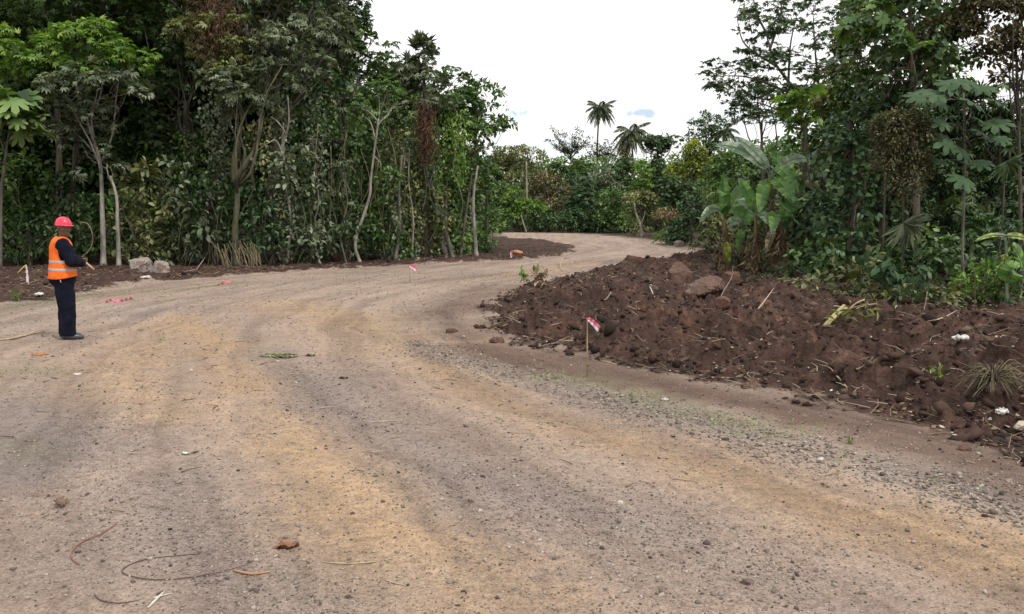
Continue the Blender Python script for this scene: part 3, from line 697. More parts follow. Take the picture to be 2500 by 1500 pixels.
tree('slender_tree', 'slender pale tree with a bare twiggy fork high on its swaying stem', 'tree', [(880, 635, 35), (868, 590, 35), (900, 490, 35), (905, 440, 35), (916, 340, 35), (922, 290, 35)],
     [(925, 235, 42, 34, 35.5), (880, 265, 40, 30, 35.5), (960, 255, 36, 32, 35.8)], 'palm5', .22, 'mid', 'barkpale', 1.8, (.25, .45), 1, .075,
     trunks=[([(916, 340, 35), (905, 300, 35), (885, 282, 35)], .035), ([(920, 310, 35), (940, 285, 35), (955, 270, 35)], .035), ([(912, 380, 35), (930, 400, 35), (925, 410, 35)], .025)])
tree('broadleaf_tree', 'rounded mid-green crown stepping down along the skyline beside the spiky treetop', 'tree', [(948, 632, 39), (950, 450, 39), (955, 260, 39)],
     [(955, 165, 45, 50, 39), (985, 205, 45, 50, 39), (930, 230, 45, 45, 38), (965, 300, 50, 50, 38), (1000, 260, 40, 60, 39)], 'palm5', .24, 'mid', 'barkgrey', 1.8, (.3, .55), 1.1, .15,
     vines=[('foliage', 'olive', V_([(930, 985, 320, 560, 38, 14)], 'ovate4', .19, .10, .18))])
rsx = np.random.RandomState(3)
tree('spiky_tree', 'vine-hung tree with spiky leaf tufts on top and a rust-brown beard of dead vines', 'tree', [(1038, 630, 38.5), (1036, 500, 38.5), (1040, 350, 38.5), (1035, 150, 38.5)],
     [(1030, 125, 30, 26, 38.5), (1030, 170, 42, 32, 38.3), (1062, 195, 32, 30, 38.5), (1005, 200, 32, 30, 38.5), (1040, 250, 55, 36, 38), (1085, 240, 26, 30, 38.5)], 'palm5', .24, 'grey', 'bark', 2.2, (.25, .5), 1.15, .16, .25,
     vines=[('foliage', 'mid', V_([(1000, 1075, 280, 540, 37.8, 12)], 'ovate4', .19, .10, .18)), ('dead_vines', 'red', V_([(1024, 1052, 255, 385, 37.3, 42)], 'strip', .2, .05, .15)),
            ('top_tufts', 'grey', lambda rs: merge([place('tuft', np.array([at(x, y, 38.5)]).repeat(6, 0), np.array([0, 0, 1.0]) + rs.normal(0, .45, (6, 3)), rs.normal(0, 1, (6, 3)), .55) for x, y in ((1012, 118), (1028, 100), (1045, 108), (1055, 135), (1000, 150), (1025, 112))]))])
tree('broadleaf_tree', 'leafy tree hung with yellow-green creepers beside the rust-brown vine beard', 'tree', [(1085, 628, 41), (1088, 500, 41), (1095, 300, 41)],
     [(1105, 205, 40, 36, 41), (1080, 270, 45, 40, 40), (1125, 250, 45, 45, 41), (1110, 310, 55, 45, 40), (1095, 370, 38, 40, 40)], 'palm5', .24, 'mid', 'barkgrey', 2.2, (.28, .5), 1.2, .13, .28,
     vines=[('foliage', 'bright', V_([(1075, 1135, 280, 440, 39.2, 30)], 'ovate', .2, .09, .16))])
tree('pole_tree', 'short bright-barked pole with a broken-off top at the right end of the left forest', 'dead tree', [(1163, 620, 40), (1158, 560, 40), (1157, 480, 40), (1169, 405, 40)],
     [], bark='barkpale', r=.105)
tree('leaning_tree', 'bare trunk leaning left beside the bright-barked broken pole', 'tree', [(1106, 628, 38), (1092, 580, 38), (1077, 520, 38), (1056, 470, 38), (1050, 430, 38)],
     [(1045, 410, 30, 25, 38.3)], 'palm5', .22, 'dark', 'barkgrey', 2, (.2, .4), 1, .10, limbs=2)
tree('slender_tree', 'slender dark stem leaning right, its leafy head overhanging the road end', 'tree', [(1124, 622, 41), (1135, 540, 41), (1152, 420, 41), (1163, 340, 41)],
     [(1165, 225, 32, 30, 41.5), (1140, 260, 36, 40, 41), (1190, 235, 24, 34, 42), (1200, 290, 42, 34, 42), (1230, 315, 22, 26, 42), (1160, 320, 42, 38, 41)], 'ovate4', .26, 'mid', 'barkgrey', 2.6, (.22, .42), 1.1, .075, .3)
tree('broadleaf_tree', 'shaded leafy tree at the forest corner behind the bright-barked pole', 'tree', [(1188, 612, 45), (1188, 500, 45), (1183, 400, 45)],
     [(1180, 380, 28, 34, 44), (1190, 440, 28, 40, 45), (1150, 460, 40, 50, 46), (1195, 520, 22, 50, 46), (1130, 400, 40, 50, 45)], 'ovate4', .25, 'mid', 'bark', 2.6, (.25, .5), 1.1, .09)
# slim stems between the crowns and the ground, each with its own lean
STEMS = [(612, 642, 618, 350, 34.5, .075, 'barkgrey', 'grey-barked straight stem just right of the forked tan tree'),
         (668, 640, 668, 330, 34, .07, 'barkgrey', 'stem wrapped in small leaves left of the pale twiggy snag'),
         (700, 640, 694, 300, 33.7, .06, 'barkpale', 'pale stem under the bare white snag in mid forest'),
         (745, 638, 740, 300, 36, .07, 'bark', 'brown stem standing alone in the darkest middle gap'),
         (782, 640, 768, 420, 34.3, .05, 'barkpale', 'crooked pale sapling kinked near its foot, left of the swaying pale tree'),
         (846, 636, 838, 430, 34.6, .04, 'barkgrey', 'thin straight stem just left of the swaying pale tree'),
         (965, 634, 985, 380, 36, .085, 'barkgrey', 'leaning grey stem with pale blotches left of the vine beard'),
         (1005, 632, 1000, 360, 37, .05, 'barkpale', 'thin pale stem close left of the vine-bearded trunk'),
         (1060, 630, 1068, 400, 39, .06, 'bark', 'thin brown stem close right of the vine-bearded trunk'),
         (1092, 628, 1078, 540, 38.2, .055, 'barkpale', 'short white leaning stem at the foot of the bare leaning trunk'),
         (1142, 622, 1150, 470, 42, .055, 'barkgrey', 'grey stem directly behind the bright-barked pole'),
         (918, 634, 926, 420, 37, .045, 'bark', 'dark thin stem right of the swaying pale tree'),
         (533, 644, 548, 420, 34.5, .06, 'barkmoss', 'mossy curved stem left of the forked tan tree'),
         (390, 640, 398, 430, 36, .05, 'barkgrey', 'thin stem rising behind the left boulder pair'),
         (640, 642, 652, 420, 35, .05, 'bark', 'dark thin stem between forked tan tree and mid forest snag'),
         (1020, 630, 1020, 420, 38, .05, 'barkmoss', 'moss-brown stem touching the vine-bearded trunk'),
         (812, 636, 806, 380, 36.5, .05, 'barkgrey', 'grey thin stem in front of the dark skyline crown'),
         (720, 640, 722, 430, 35, .035, 'barkmoss', 'very thin mossy stem right of the white snag')]
for x0, y0, x1, y1, Y, r_, bk, lab in STEMS:
    q = rsx.uniform(-14, 14)
    tree('slender_tree', lab, 'tree', [(x0, y0, Y), ((x0 * 2 + x1) / 3 + q, (2 * y0 + y1) / 3, Y), ((x0 + 2 * x1) / 3 - q * .6, (y0 + 2 * y1) / 3, Y), (x1, y1, Y)],
         [(x1, y1 - 15, 34, 26, Y + .3)], 'palm5', .22, ('mid', 'grey', 'olive', 'grey')[int(rsx.rand() * 4)], bk, 1.8, (.2, .4), 1, r_, limbs=2,
         extra=[V_([(x0 - 15, x0 + 15, y1 + 20, (y0 + y1) / 2 + 20, Y - .15, 3), (x0 - 15, x0 + 15, (y0 + y1) / 2, y0 - 20, Y - .2, 4)], 'ovate4', .19, .14, .14)])
# white bare snag
def snag(name, label, base, branches, r0, mat='barkpale', cat='dead branch', group=None, part='branch'):
    P = [at(*q) for q in base]; org = P[0].copy(); mb = MB()
    Q = curve(P, 8); mb.tube(Q, np.linspace(r0, r0 * .5, len(Q)), 7)
    for b in branches:
        Q = curve([at(*q) for q in b[0]], 6); mb.tube(Q, np.linspace(b[1], b[1] * .35, len(Q)), 5)
    o = mb.build(name, M[mat], None, True, org); o.location = org; return tag(o, label, cat, group)
snag('bare_snag', 'forked white dead branch standing up in front of the mid forest foliage', [(694, 400, 33.2), (692, 350, 33.2), (705, 300, 33), (703, 238, 33)],
     [([(700, 330, 33.1), (680, 300, 33), (660, 285, 33)], .03), ([(694, 385, 33.2), (675, 345, 33.2), (655, 350, 33), (620, 375, 33)], .035), ([(705, 300, 33), (725, 290, 33)], .02)], .05)
rsx = np.random.RandomState(8)
for i in range(26):    # lianas
    x = rsx.uniform(590, 1130); Y = 33.2 + max(0, x - 600) / 600 * 6 - rsx.rand() * .3; ya = rsx.uniform(300, 420); yb = rsx.uniform(560, 640); k = rsx.uniform(-26, 26)
    P = curve([at(x, ya, Y), at(x + k, (ya * 2 + yb) / 3, Y), at(x - k * .6, (ya + 2 * yb) / 3, Y), at(x + rsx.uniform(-20, 20), yb, Y)], 7)
    mb = MB().tube(P, .010 + .014 * rsx.rand(), 5); org = P[-1].copy(); o = mb.build('liana', M[('barkgrey', 'bamboo', 'barkmoss')[i % 3]], None, True, org); o.location = org
    tag(o, 'thin bare liana hanging in front of the dark hollows of the left forest', 'vine', 'thin lianas hanging along the left forest')
# bushes and undergrowth along the foot of the left forest
SH = [('broad-leaved bush at the left edge beneath the umbrella tree', 60, 628, 33, [(55, 440, 48, 55), (35, 520, 45, 60), (70, 585, 60, 45), (-30, 480, 60, 110)], 'ovate4', .26, 'mid'),
      ('dark leafy bush directly behind the worker in the orange vest', 130, 632, 33.5, [(110, 560, 60, 70), (190, 540, 45, 80), (215, 600, 40, 36), (150, 460, 40, 50)], 'ovate4', .24, 'dark'),
      ('olive bush with drooping oval leaves above the two boulders', 340, 645, 33, [(330, 445, 50, 38), (370, 490, 60, 45), (320, 560, 45, 60), (390, 570, 50, 50), (350, 610, 60, 28)], 'ovate4', .3, 'olive'),
      ('pale bush with long hanging leaves right of the olive one', 450, 645, 33.2, [(445, 430, 45, 36), (470, 490, 55, 42), (440, 560, 55, 45), (490, 580, 36, 42), (430, 615, 50, 24)], 'ovate4', .32, 'grey'),
      ('low vine-covered bush between pale bush and cane stubble', 520, 645, 33.2, [(525, 500, 34, 50), (520, 570, 40, 50), (540, 420, 30, 40)], 'ovate4', .24, 'dark'),
      ('bluish rounded bush right of the cane stubble', 650, 642, 33.2, [(640, 530, 38, 45), (655, 590, 55, 36), (620, 470, 26, 40)], 'ovate4', .22, 'blue'),
      ('leafy sapling clump with pale leaves below the white snag', 705, 640, 33.4, [(700, 440, 26, 50), (712, 380, 26, 36), (700, 520, 34, 40), (735, 590, 40, 36), (690, 605, 36, 24)], 'ovate4', .26, 'grey'),
      ('glossy dark bush mass high in the middle of the left forest', 830, 636, 38, [(835, 360, 70, 40), (780, 390, 45, 40), (870, 420, 45, 50), (820, 450, 55, 30)], 'palm5', .24, 'blue'),
      ('sprawling bush with white-backed leaves left of the kinked sapling', 755, 638, 34, [(760, 480, 34, 36), (755, 550, 40, 44), (775, 600, 40, 30)], 'ovate4', .28, 'grey'),
      ('low bush in the deep shade behind the kinked sapling', 840, 636, 35, [(830, 520, 50, 45), (830, 590, 55, 36), (870, 560, 30, 40)], 'ovate4', .24, 'dark'),
      ('tall creeper-covered bush left of the vine-bearded trunk', 955, 634, 36, [(950, 460, 28, 50), (950, 540, 34, 50), (965, 600, 45, 28), (900, 560, 28, 50)], 'ovate4', .24, 'mid'),
      ('tangle of creepers around the foot of the vine-bearded trunk', 1030, 630, 38, [(1005, 540, 30, 55), (1045, 570, 36, 45), (1020, 610, 50, 18), (1075, 520, 30, 50)], 'ovate', .22, 'olive'),
      ('light green bush behind the bare leaning trunk', 1125, 624, 42, [(1120, 520, 36, 45), (1125, 580, 45, 36), (1105, 460, 26, 40)], 'ovate4', .24, 'bright'),
      ('small leafy bush at the tip of the left forest next to the dirt infield', 1192, 612, 43, [(1190, 575, 22, 32), (1175, 600, 34, 18), (1200, 540, 16, 30)], 'ovate', .2, 'mid')]
for lab, px, py, Y, L, kd, sz_, mt in SH:
    shrub('shrub', lab, px, py, Y, [q[:4] + (Y + .3 * (i % 3),) for i, q in enumerate(L)], kd, sz_, mt)
def cane_stubble():
    rs = nrs(); root = at(600, 645, 32.4); org = np.array([root[0], root[1], gz(root[0], root[1])]); mb = MB()
    for i in range(46):
        px = rs.uniform(545, 642); a = at(px, 650, 32.4 + rs.uniform(-.3, .3)); b = at(px - rs.uniform(4, 26), rs.uniform(588, 610), 32.6); a[2] = gz(a[0], a[1]) - .02
        mb.tube(curve([a, (a + b) / 2 + rs.normal(0, .05, 3), b + rs.normal(0, .06, 3)], 4), rs.uniform(.008, .014), 5)
    o = mb.build('cane_thicket', M['bamboo'], None, True, org); o.location = org; tag(o, 'thicket of dry tan canes bent over at the foot of the forked tree', 'canes')
cane_stubble()
# deep wood behind: copies of two full trees with shared label, and dense leaf masses nobody could count
def forest_mass(name, boxes, kind, size, mat, n, seed, gap=.34):
    rs = np.random.RandomState(seed); P = []
    vol = np.array([(b[1] - b[0]) * (b[3] - b[2]) * (b[5] - b[4]) for b in boxes]); 
    for b, v in zip(boxes, vol / vol.sum()):
        k = int(n * v); q = np.stack([rs.uniform(b[0], b[1], k), rs.uniform(b[2], b[3], k), rs.uniform(b[4], b[5], k)], -1); P.append(q)
    P = np.vstack(P); P = P[vn3(P[:, 0] * .5, P[:, 1] * .5, P[:, 2] * .6, 4) > gap]; P[:, 2] += base_z(P[:, 0], P[:, 1]) ; N = len(P)
    V, F = place(kind, P, rdir(rs, N) - [0, 0, .3], rs.normal(0, .5, (N, 3)) + [0, -.4, .8], size * rs.uniform(.6, 1.3, N))
    return tag(mesh_obj(name, V, F, M[mat]), None, None, kind='stuff')
forest_mass('forest_undergrowth', [(-30, -1.5, 41, 46, 0, 8), (-36, -14, 36.5, 42, 0, 3), (-14, -2.5, 40.5, 43, 0, 3.5), (-42, -24, 30, 38, 0, 9)], 'ovate4', .30, 'mid', 66000, 61)
forest_mass('forest_undergrowth', [(-24, -13, 35, 37, 0, 1.6), (-13, -6, 36.5, 38.5, 0, 1.6), (-21, -13, 34.3, 35.5, 0, .7), (-13, -4, 36, 40, 0, .6)], 'ovate4', .2, 'grey', 9000, 66, .45)
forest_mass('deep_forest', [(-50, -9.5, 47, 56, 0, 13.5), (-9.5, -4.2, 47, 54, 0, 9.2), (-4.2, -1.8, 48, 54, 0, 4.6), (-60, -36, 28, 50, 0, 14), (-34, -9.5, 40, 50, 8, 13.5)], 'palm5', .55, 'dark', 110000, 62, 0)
# ------------------------------------------------------------------ palms
def frond(rs, mb, lf, base, az, L, rise, sag, wd, n=26, rot=.0):
    """mb collects midribs, lf collects leaflets [P, D, N, s]"""
    d = np.array([cos(az), sin(az), 0]); t = np.linspace(0, 1, 9)[:, None]
    P = base + d * L * (t - .12 * t ** 3) + np.array([0, 0, 1]) * L * (rise * t - sag * t ** 2)
    mb.tube(P, np.linspace(.035, .008, 9), 5)
    T = np.gradient(P, axis=0); tt = np.linspace(.12, .99, n); side = np.cross(norm(T[4]), [0, 0, 1]); side /= np.linalg.norm(side) + 1e-9
    for s in (1, -1):
        q = np.stack([np.interp(tt, t[:, 0], P[:, i]) for i in range(3)], -1); tg = norm(np.stack([np.interp(tt, t[:, 0], T[:, i]) for i in range(3)], -1))
        D = side * s * .8 + tg * .55 + np.array([0, 0, -.55]) + rs.normal(0, .12, (n, 3))
        lf.append((q, D, np.tile(np.array([0, 0, 1.0]), (n, 1)) + side * s * .4, wd * (np.sin(np.clip(tt * pi * .85 + .35, 0, pi)) * .9 + .15)))
def palm(label, foot, topx, topy, Y, L, nfr, lean=0, seedoff=0, dead=0):
    rs = nrs(); f = at(*foot); f[2] = min(f[2], 99); z0 = float(base_z(f[0], f[1])); top = at(topx, topy, Y); org = np.array([f[0], f[1], z0])
    root = thing('coconut_palm', label, 'palm tree', tuple(org)); mb = MB()
    mid = (f + top) / 2 + np.array([lean, 0, 0]); P = curve([org - [0, 0, .1], mid, top], 9); mb.tube(P, np.linspace(.2, .11, len(P)) * 1.0, 8, True, .08, rs); mb.build('trunk', M['barkgrey'], root, True, org)
    mb = MB(); lf = []
    for i in range(nfr):
        az = i * 2.39996; e = 1 - 2 * (i / (nfr - 1)) ; rise = .95 * e + .1 + rs.uniform(-.1, .1)
        frond(rs, mb, lf, top, az, L * rs.uniform(.85, 1.08) * (1 if e > -.5 else .8), rise, .55 + .35 * (1 - abs(e)), L * .24, 30)
    mb.build('midribs', M['palm'], root, True, org)
    V, F = merge([place('strip', *q) for q in lf]); mesh_obj('fronds', V - org, F, M['palm'], root)
    if dead:
        V, F = strands(rs, px_strands(rs, [(topx - 26, topx - 6, topy + 25, topy + 80, Y, 26)]), 'strip', .7, .12, .12); mesh_obj('dead_fronds', V - org, F, M['dry'], root)
    mb = MB(); v, fc = ico()
    for i in range(7): mb.add(v * .16 + top + np.array([cos(i * .9) * .15, sin(i * .9) * .15, -.22]), [fc])
    mb.build('coconuts', M['olive'], root, True, org); return root
palm('tallest coconut palm standing alone high against the white sky', (1460, 420, 150), 1466, 264, 150, 3.1, 30, -.3)
palm('shorter coconut palm with drooping dead fronds left of the shaggy column tree', (1546, 560, 112), 1541, 322, 112, 2.9, 24, .2, dead=1)
palm('half-hidden coconut palm sticking out behind the dark creeper tower full of holes', (1770, 520, 128), 1768, 318, 128, 3.0, 18, 0)

# ------------------------------------------------------------------ the wood across the end of the road
rsx = np.random.RandomState(17)
def tiers(L, Y, n=5):
    """flat leafy tiers along the limbs of an open tree: px rectangles"""
    return L
FT = [  # label, foot (px,Y), trunk top, lobes, kind, size, mat, bark
 ('flat-topped tree with darker wide crown at the left of the far wood', (1262, 570, 94), (1262, 400), [(1262, 362, 55, 16), (1225, 380, 36, 20), (1300, 372, 30, 14), (1262, 395, 50, 18)], 'ovate4', .34, 'olive', 'barkpale'),
 ('rounded dark tree at the far left of the far wood', (1215, 570, 96), (1215, 400), [(1205, 385, 34, 26), (1190, 420, 30, 36), (1235, 400, 26, 24)], 'ovate4', .34, 'dark', 'bark'),
 ('brown-tinged tree with white stem showing in the left part of the far wood', (1288, 570, 92), (1286, 400), [(1290, 405, 34, 20), (1262, 425, 28, 22), (1320, 425, 26, 22)], 'ovate4', .32, 'olive', 'barkpale'),
 ('green tree with pinnate crown below the tiered dark tree', (1370, 570, 98), (1370, 430), [(1360, 385, 26, 14), (1410, 382, 26, 14), (1385, 400, 44, 18), (1345, 410, 24, 18)], 'palm5', .32, 'mid', 'barkgrey'),
 ('dark green tree left of the shorter palm stem', (1520, 575, 98), (1520, 420), [(1520, 385, 30, 26), (1510, 430, 36, 34), (1485, 460, 30, 30)], 'palm5', .34, 'dark', 'bark'),
 ('shaggy column tree wrapped in creepers with a spiky flat dark head', (1604, 585, 92), (1606, 340), [(1606, 352, 34, 18), (1575, 330, 26, 14), (1640, 335, 26, 14), (1606, 335, 34, 18), (1604, 400, 15, 40), (1606, 460, 18, 50), (1608, 520, 22, 40)], 'palm5', .32, 'dark', 'bark'),
 ('dark creeper tower with holes of sky in its crown right of the column tree', (1725, 590, 84), (1725, 330), [(1722, 275, 22, 12), (1700, 292, 22, 16), (1745, 290, 20, 18), (1690, 320, 20, 16), (1725, 315, 22, 18), (1755, 320, 14, 18), (1710, 345, 34, 18), (1745, 350, 20, 22), (1715, 380, 36, 22)], 'ovate4', .30, 'dark', 'bark'),
 ('yellowish-green full tree right of the column tree', (1688, 590, 82), (1688, 420), [(1690, 350, 26, 16), (1668, 372, 30, 18), (1712, 372, 26, 20), (1690, 395, 44, 24), (1660, 410, 30, 22), (1715, 415, 26, 24)], 'ovate4', .30, 'yellow', 'barkgrey'),
 ('reddish-brown tinged broad tree left of centre in the far wood', (1340, 570, 88), (1340, 460), [(1330, 430, 40, 22), (1370, 450, 40, 24), (1320, 465, 40, 24), (1350, 480, 46, 22)], 'ovate4', .30, 'brown', 'barkgrey'),
 ('bluish-green bushy tree in the centre of the far wood', (1412, 574, 84), (1412, 470), [(1412, 425, 32, 24), (1395, 455, 34, 26), (1435, 460, 32, 30), (1415, 500, 46, 36), (1440, 540, 40, 34)], 'palm5', .30, 'blue', 'bark'),
 ('grey-green tree right of the bluish bushy tree', (1476, 574, 86), (1476, 440), [(1470, 410, 34, 20), (1490, 440, 32, 26), (1465, 470, 30, 26)], 'ovate4', .30, 'grey', 'barkgrey'),
 ('light green tree between shorter palm and column tree', (1572, 580, 88), (1572, 430), [(1572, 400, 22, 22), (1568, 440, 24, 26), (1580, 480, 30, 28)], 'palm5', .30, 'bright', 'barkgrey'),
 ('creeper-draped mound of foliage right of centre with yellow-green top', (1500, 580, 80), (1500, 500), [(1500, 475, 36, 14), (1475, 500, 34, 24), (1520, 505, 40, 26), (1495, 540, 50, 30)], 'ovate4', .28, 'mid', 'bark'),
 ('arching creeper curtain over the thin white forked stem', (1570, 588, 72), (1565, 500), [(1565, 480, 34, 12), (1595, 490, 26, 18), (1545, 495, 24, 22), (1548, 540, 18, 34), (1600, 530, 26, 36)], 'ovate4', .26, 'olive', 'barkgrey'),
 ('dark green shrub-like tree at the end of the road left side', (1215, 570, 86), (1215, 490), [(1215, 455, 30, 26), (1235, 490, 36, 30), (1205, 520, 26, 30)], 'palm5', .30, 'mid', 'bark'),
 ('bright green low tree above the road end', (1262, 570, 84), (1262, 490), [(1262, 470, 32, 20), (1285, 500, 38, 24), (1250, 520, 34, 22)], 'ovate4', .30, 'bright', 'bark'),
 ('dim green tree whose dark foot closes the end of the road', (1320, 568, 86), (1320, 500), [(1315, 505, 40, 20), (1360, 515, 42, 22), (1290, 535, 36, 14)], 'palm5', .30, 'mid', 'bark'),
 ('dark leafy tree behind the pale dry bush', (1650, 592, 66), (1650, 490), [(1645, 450, 34, 24), (1675, 470, 36, 28), (1640, 490, 30, 22), (1670, 520, 36, 30), (1625, 470, 24, 24)], 'palm5', .28, 'dark', 'bark'),
 ('blue-green bush-tree left of the banana clump', (1690, 606, 54), (1690, 520), [(1688, 500, 28, 22), (1705, 535, 30, 26), (1675, 555, 36, 24), (1650, 575, 30, 12)], 'ovate4', .24, 'blue', 'bark'),
 ('mixed green tree just above the banana leaves', (1775, 620, 50), (1775, 420), [(1770, 400, 34, 24), (1800, 385, 34, 30), (1790, 430, 40, 30), (1745, 440, 28, 28), (1760, 480, 40, 40)], 'ovate4', .24, 'mid', 'bark'),
 ('olive tree behind the banana clump', (1850, 630, 44), (1845, 430), [(1840, 400, 40, 30), (1880, 430, 36, 36), (1830, 450, 36, 30), (1870, 490, 44, 46), (1900, 560, 40, 50)], 'ovate4', .22, 'dark', 'bark'),
 ('small pale tree in the shade behind the banana stems', (1800, 630, 42), (1800, 540), [(1800, 540, 50, 44), (1750, 560, 30, 40), (1850, 570, 40, 40)], 'ovate4', .22, 'olive', 'bark'),
]
for lab, ft, tp, L, kd, sz_, mt, bk in FT:
    Y = ft[2]; x0, y0 = ft[0], ft[1]
    tree('broadleaf_tree' if 'tiered' not in lab else 'tiered_tree', lab, 'tree', [(x0, y0, Y), ((x0 + tp[0]) / 2 + rsx.uniform(-3, 3), (y0 + tp[1]) / 2, Y), (tp[0], tp[1], Y)],
         [(q[0], q[1] + ((26 if 1330 < q[0] < 1560 else 14) if Y > 80 else 4), q[2], q[3], Y + rsx.uniform(-.8, .8), None, 1.5) for q in L], kd, sz_, mt, bk, 1.7, (.25, .55) if Y > 70 else (.3, .55), 1.15, .16 if Y > 70 else .11, .3, .7, .35, 3)
def tiered(label, foot, hub, ends, Y):
    rs = nrs(); f = at(foot[0], foot[1], Y); org = np.array([f[0], f[1], float(base_z(f[0], f[1]))]); root = thing('tiered_tree', label, 'tree', tuple(org)); mb = MB(); C = []
    h = at(hub[0], hub[1], Y); mb.tube(curve([org - [0, 0, .1], (org + h) / 2 + [.1, 0, 0], h], 5), np.linspace(.18, .08, 9), 7)
    for x, y in ends:
        e = at(x, y, Y + rs.uniform(-2, 2)); P = curve([h - [0, 0, rs.uniform(0, .8)], (h + e) / 2 - [0, 0, .12], e], 6); mb.tube(P, np.linspace(.06, .02, len(P)), 5)
        for t in np.linspace(.3, 1.0, 9): c = P[int(t * (len(P) - 1))] + rs.normal(0, .08, 3) + [0, 0, .08]; C.append([*c, 0, 0, .8, rs.uniform(.28, .42)])
    mb.build('trunk', M['bark'], root, True, org); V, F = clump_leaves(rs, np.array(C), 'ovate4', .24, .75, .5, .1, 1.0); mesh_obj('crown', V - org, F, M['dark'], root)
tiered('open candelabra-branched dark tree with sky between its arms, left of the tallest palm', (1398, 560), (1393, 378), [(1345, 312), (1352, 330), (1372, 322), (1410, 318), (1425, 322), (1440, 336), (1338, 346), (1368, 352), (1412, 350), (1432, 354), (1380, 366), (1355, 362), (1400, 336)], 104)
tiered('wider flat-armed dark tree directly behind the stem of the tallest palm', (1478, 560), (1470, 392), [(1440, 358), (1458, 350), (1480, 345), (1500, 350), (1432, 372), (1452, 372), (1488, 366), (1510, 366), (1425, 384), (1500, 384), (1520, 378), (1470, 362)], 108)
snag('bare_tree', 'thin white forked stem standing before the arching creeper curtain', [(1566, 583, 70), (1563, 550, 70), (1552, 520, 70), (1548, 495, 70)], [([(1563, 550, 70), (1572, 530, 70), (1575, 515, 70)], .05)], .1, cat='tree')
snag('bare_tree', 'pale upright stem in the crown zone at the left of the far wood', [(1287, 560, 83.5), (1286, 450, 83.5), (1285, 395, 83.5)], [], .11, cat='tree')
snag('bare_tree', 'short slanting pale stem beside the end of the road', [(1285, 567, 80), (1276, 540, 80), (1272, 525, 80)], [([(1276, 540, 80), (1270, 552, 80)], .03)], .08, cat='tree')
shrub('dry_bush', 'pale grey dry bush with a domed top before the dark leafy tree', 1628, 590, 60, [(1628, 520, 26, 9), (1610, 530, 12, 7), (1648, 530, 12, 7)], 'ovate', .2, 'dry', 3, (.2, .35), 1.1)
shrub('shrub', 'bright green low bush where the road bends out of sight', 1640, 592, 56, [(1625, 580, 26, 9), (1655, 575, 22, 12), (1610, 588, 20, 4)], 'ovate', .2, 'bright', 3, (.2, .35))
shrub('shrub', 'low green bush left of the banana clump on the rubble', 1735, 612, 44, [(1730, 590, 26, 18), (1705, 598, 18, 12)], 'ovate', .2, 'mid', 3, (.2, .35))
for i, (px, lab) in enumerate(((1200, 'leafy low bush in the left corner at the road end'), (1330, 'shaded low bush just past the far edge of the road'), (1400, 'dim low bush past the road below the bluish tree'), (1465, 'leafy low bush past the road below the draped mound'), (1530, 'low bush by the road bend below the draped mound'))):
    py = 566 + max(0, px - 1380) * .09
    shrub('shrub', lab, px, py, 82, [(px - 12, py - 24, 26, 18), (px + 22, py - 16, 30, 14), (px, py - 40, 30, 16)], 'ovate4', .28, ('mid', 'dark', 'blue', 'dark', 'olive')[i], 1.8, (.3, .5))
forest_mass('far_wood', [(-16, 32, 97, 106, -2, 8.5), (-16, 40, 112, 122, 0, 8.2), (20, 34, 62, 96, 0, 8), (12, 20, 46, 54, 0, 5)], 'ovate4', .46, 'mid', 90000, 63)
for X0, X1, px_ in ((0, 0, 0),): pass

# ------------------------------------------------------------------ banana clump
def banana_leaf(rs, mb, base, tip, arch, wd, mat_parts, nseg=14, tear=.35, roll=0.):
    """one blade from base to tip, arched up by arch; mb gets the midrib, returns V,F of the torn blade"""
    base, tip = np.asarray(base, float), np.asarray(tip, float); t = np.linspace(0, 1, nseg + 1)
    P = base + (tip - base) * t[:, None] + np.array([0, 0, 1]) * (arch * 4 * t * (1 - t))[:, None]
    T = norm(np.gradient(P, axis=0)); side = norm(np.cross(T, norm(np.array([roll, -.8, .62])))); up = np.cross(side, T)
    w_ = wd * np.sin(np.clip(t * 1.02, 0, 1) ** .75 * pi) ** .55 * (t > .0); w_[0] = .01; w_[-1] = .01
    mb.tube(P + up * .012, np.linspace(.024, .006, nseg + 1), 5)
    V, F = [], []
    for s in (1, -1):
        for i in range(nseg):
            g = tear * rs.rand() if rs.rand() < .5 else 0; b = len(V); dr = rs.uniform(-.18, .05)
            e0 = P[i] + side[i] * s * w_[i] + up[i] * w_[i] * (.25 + dr); e1 = P[i + 1] + side[i + 1] * s * w_[i + 1] + up[i + 1] * w_[i + 1] * (.25 + dr)
            e0 = e0 + (e1 - e0) * g * .8
            m0 = P[i] + side[i] * s * w_[i] * .5 + up[i] * w_[i] * .22; m1 = P[i + 1] + side[i + 1] * s * w_[i + 1] * .5 + up[i + 1] * w_[i + 1] * .22
            V += [P[i], P[i + 1], m1, m0, e1, e0]; F += [(b, b + 1, b + 2, b + 3), (b + 3, b + 2, b + 4, b + 5)]
    return np.array(V), np.array(F)
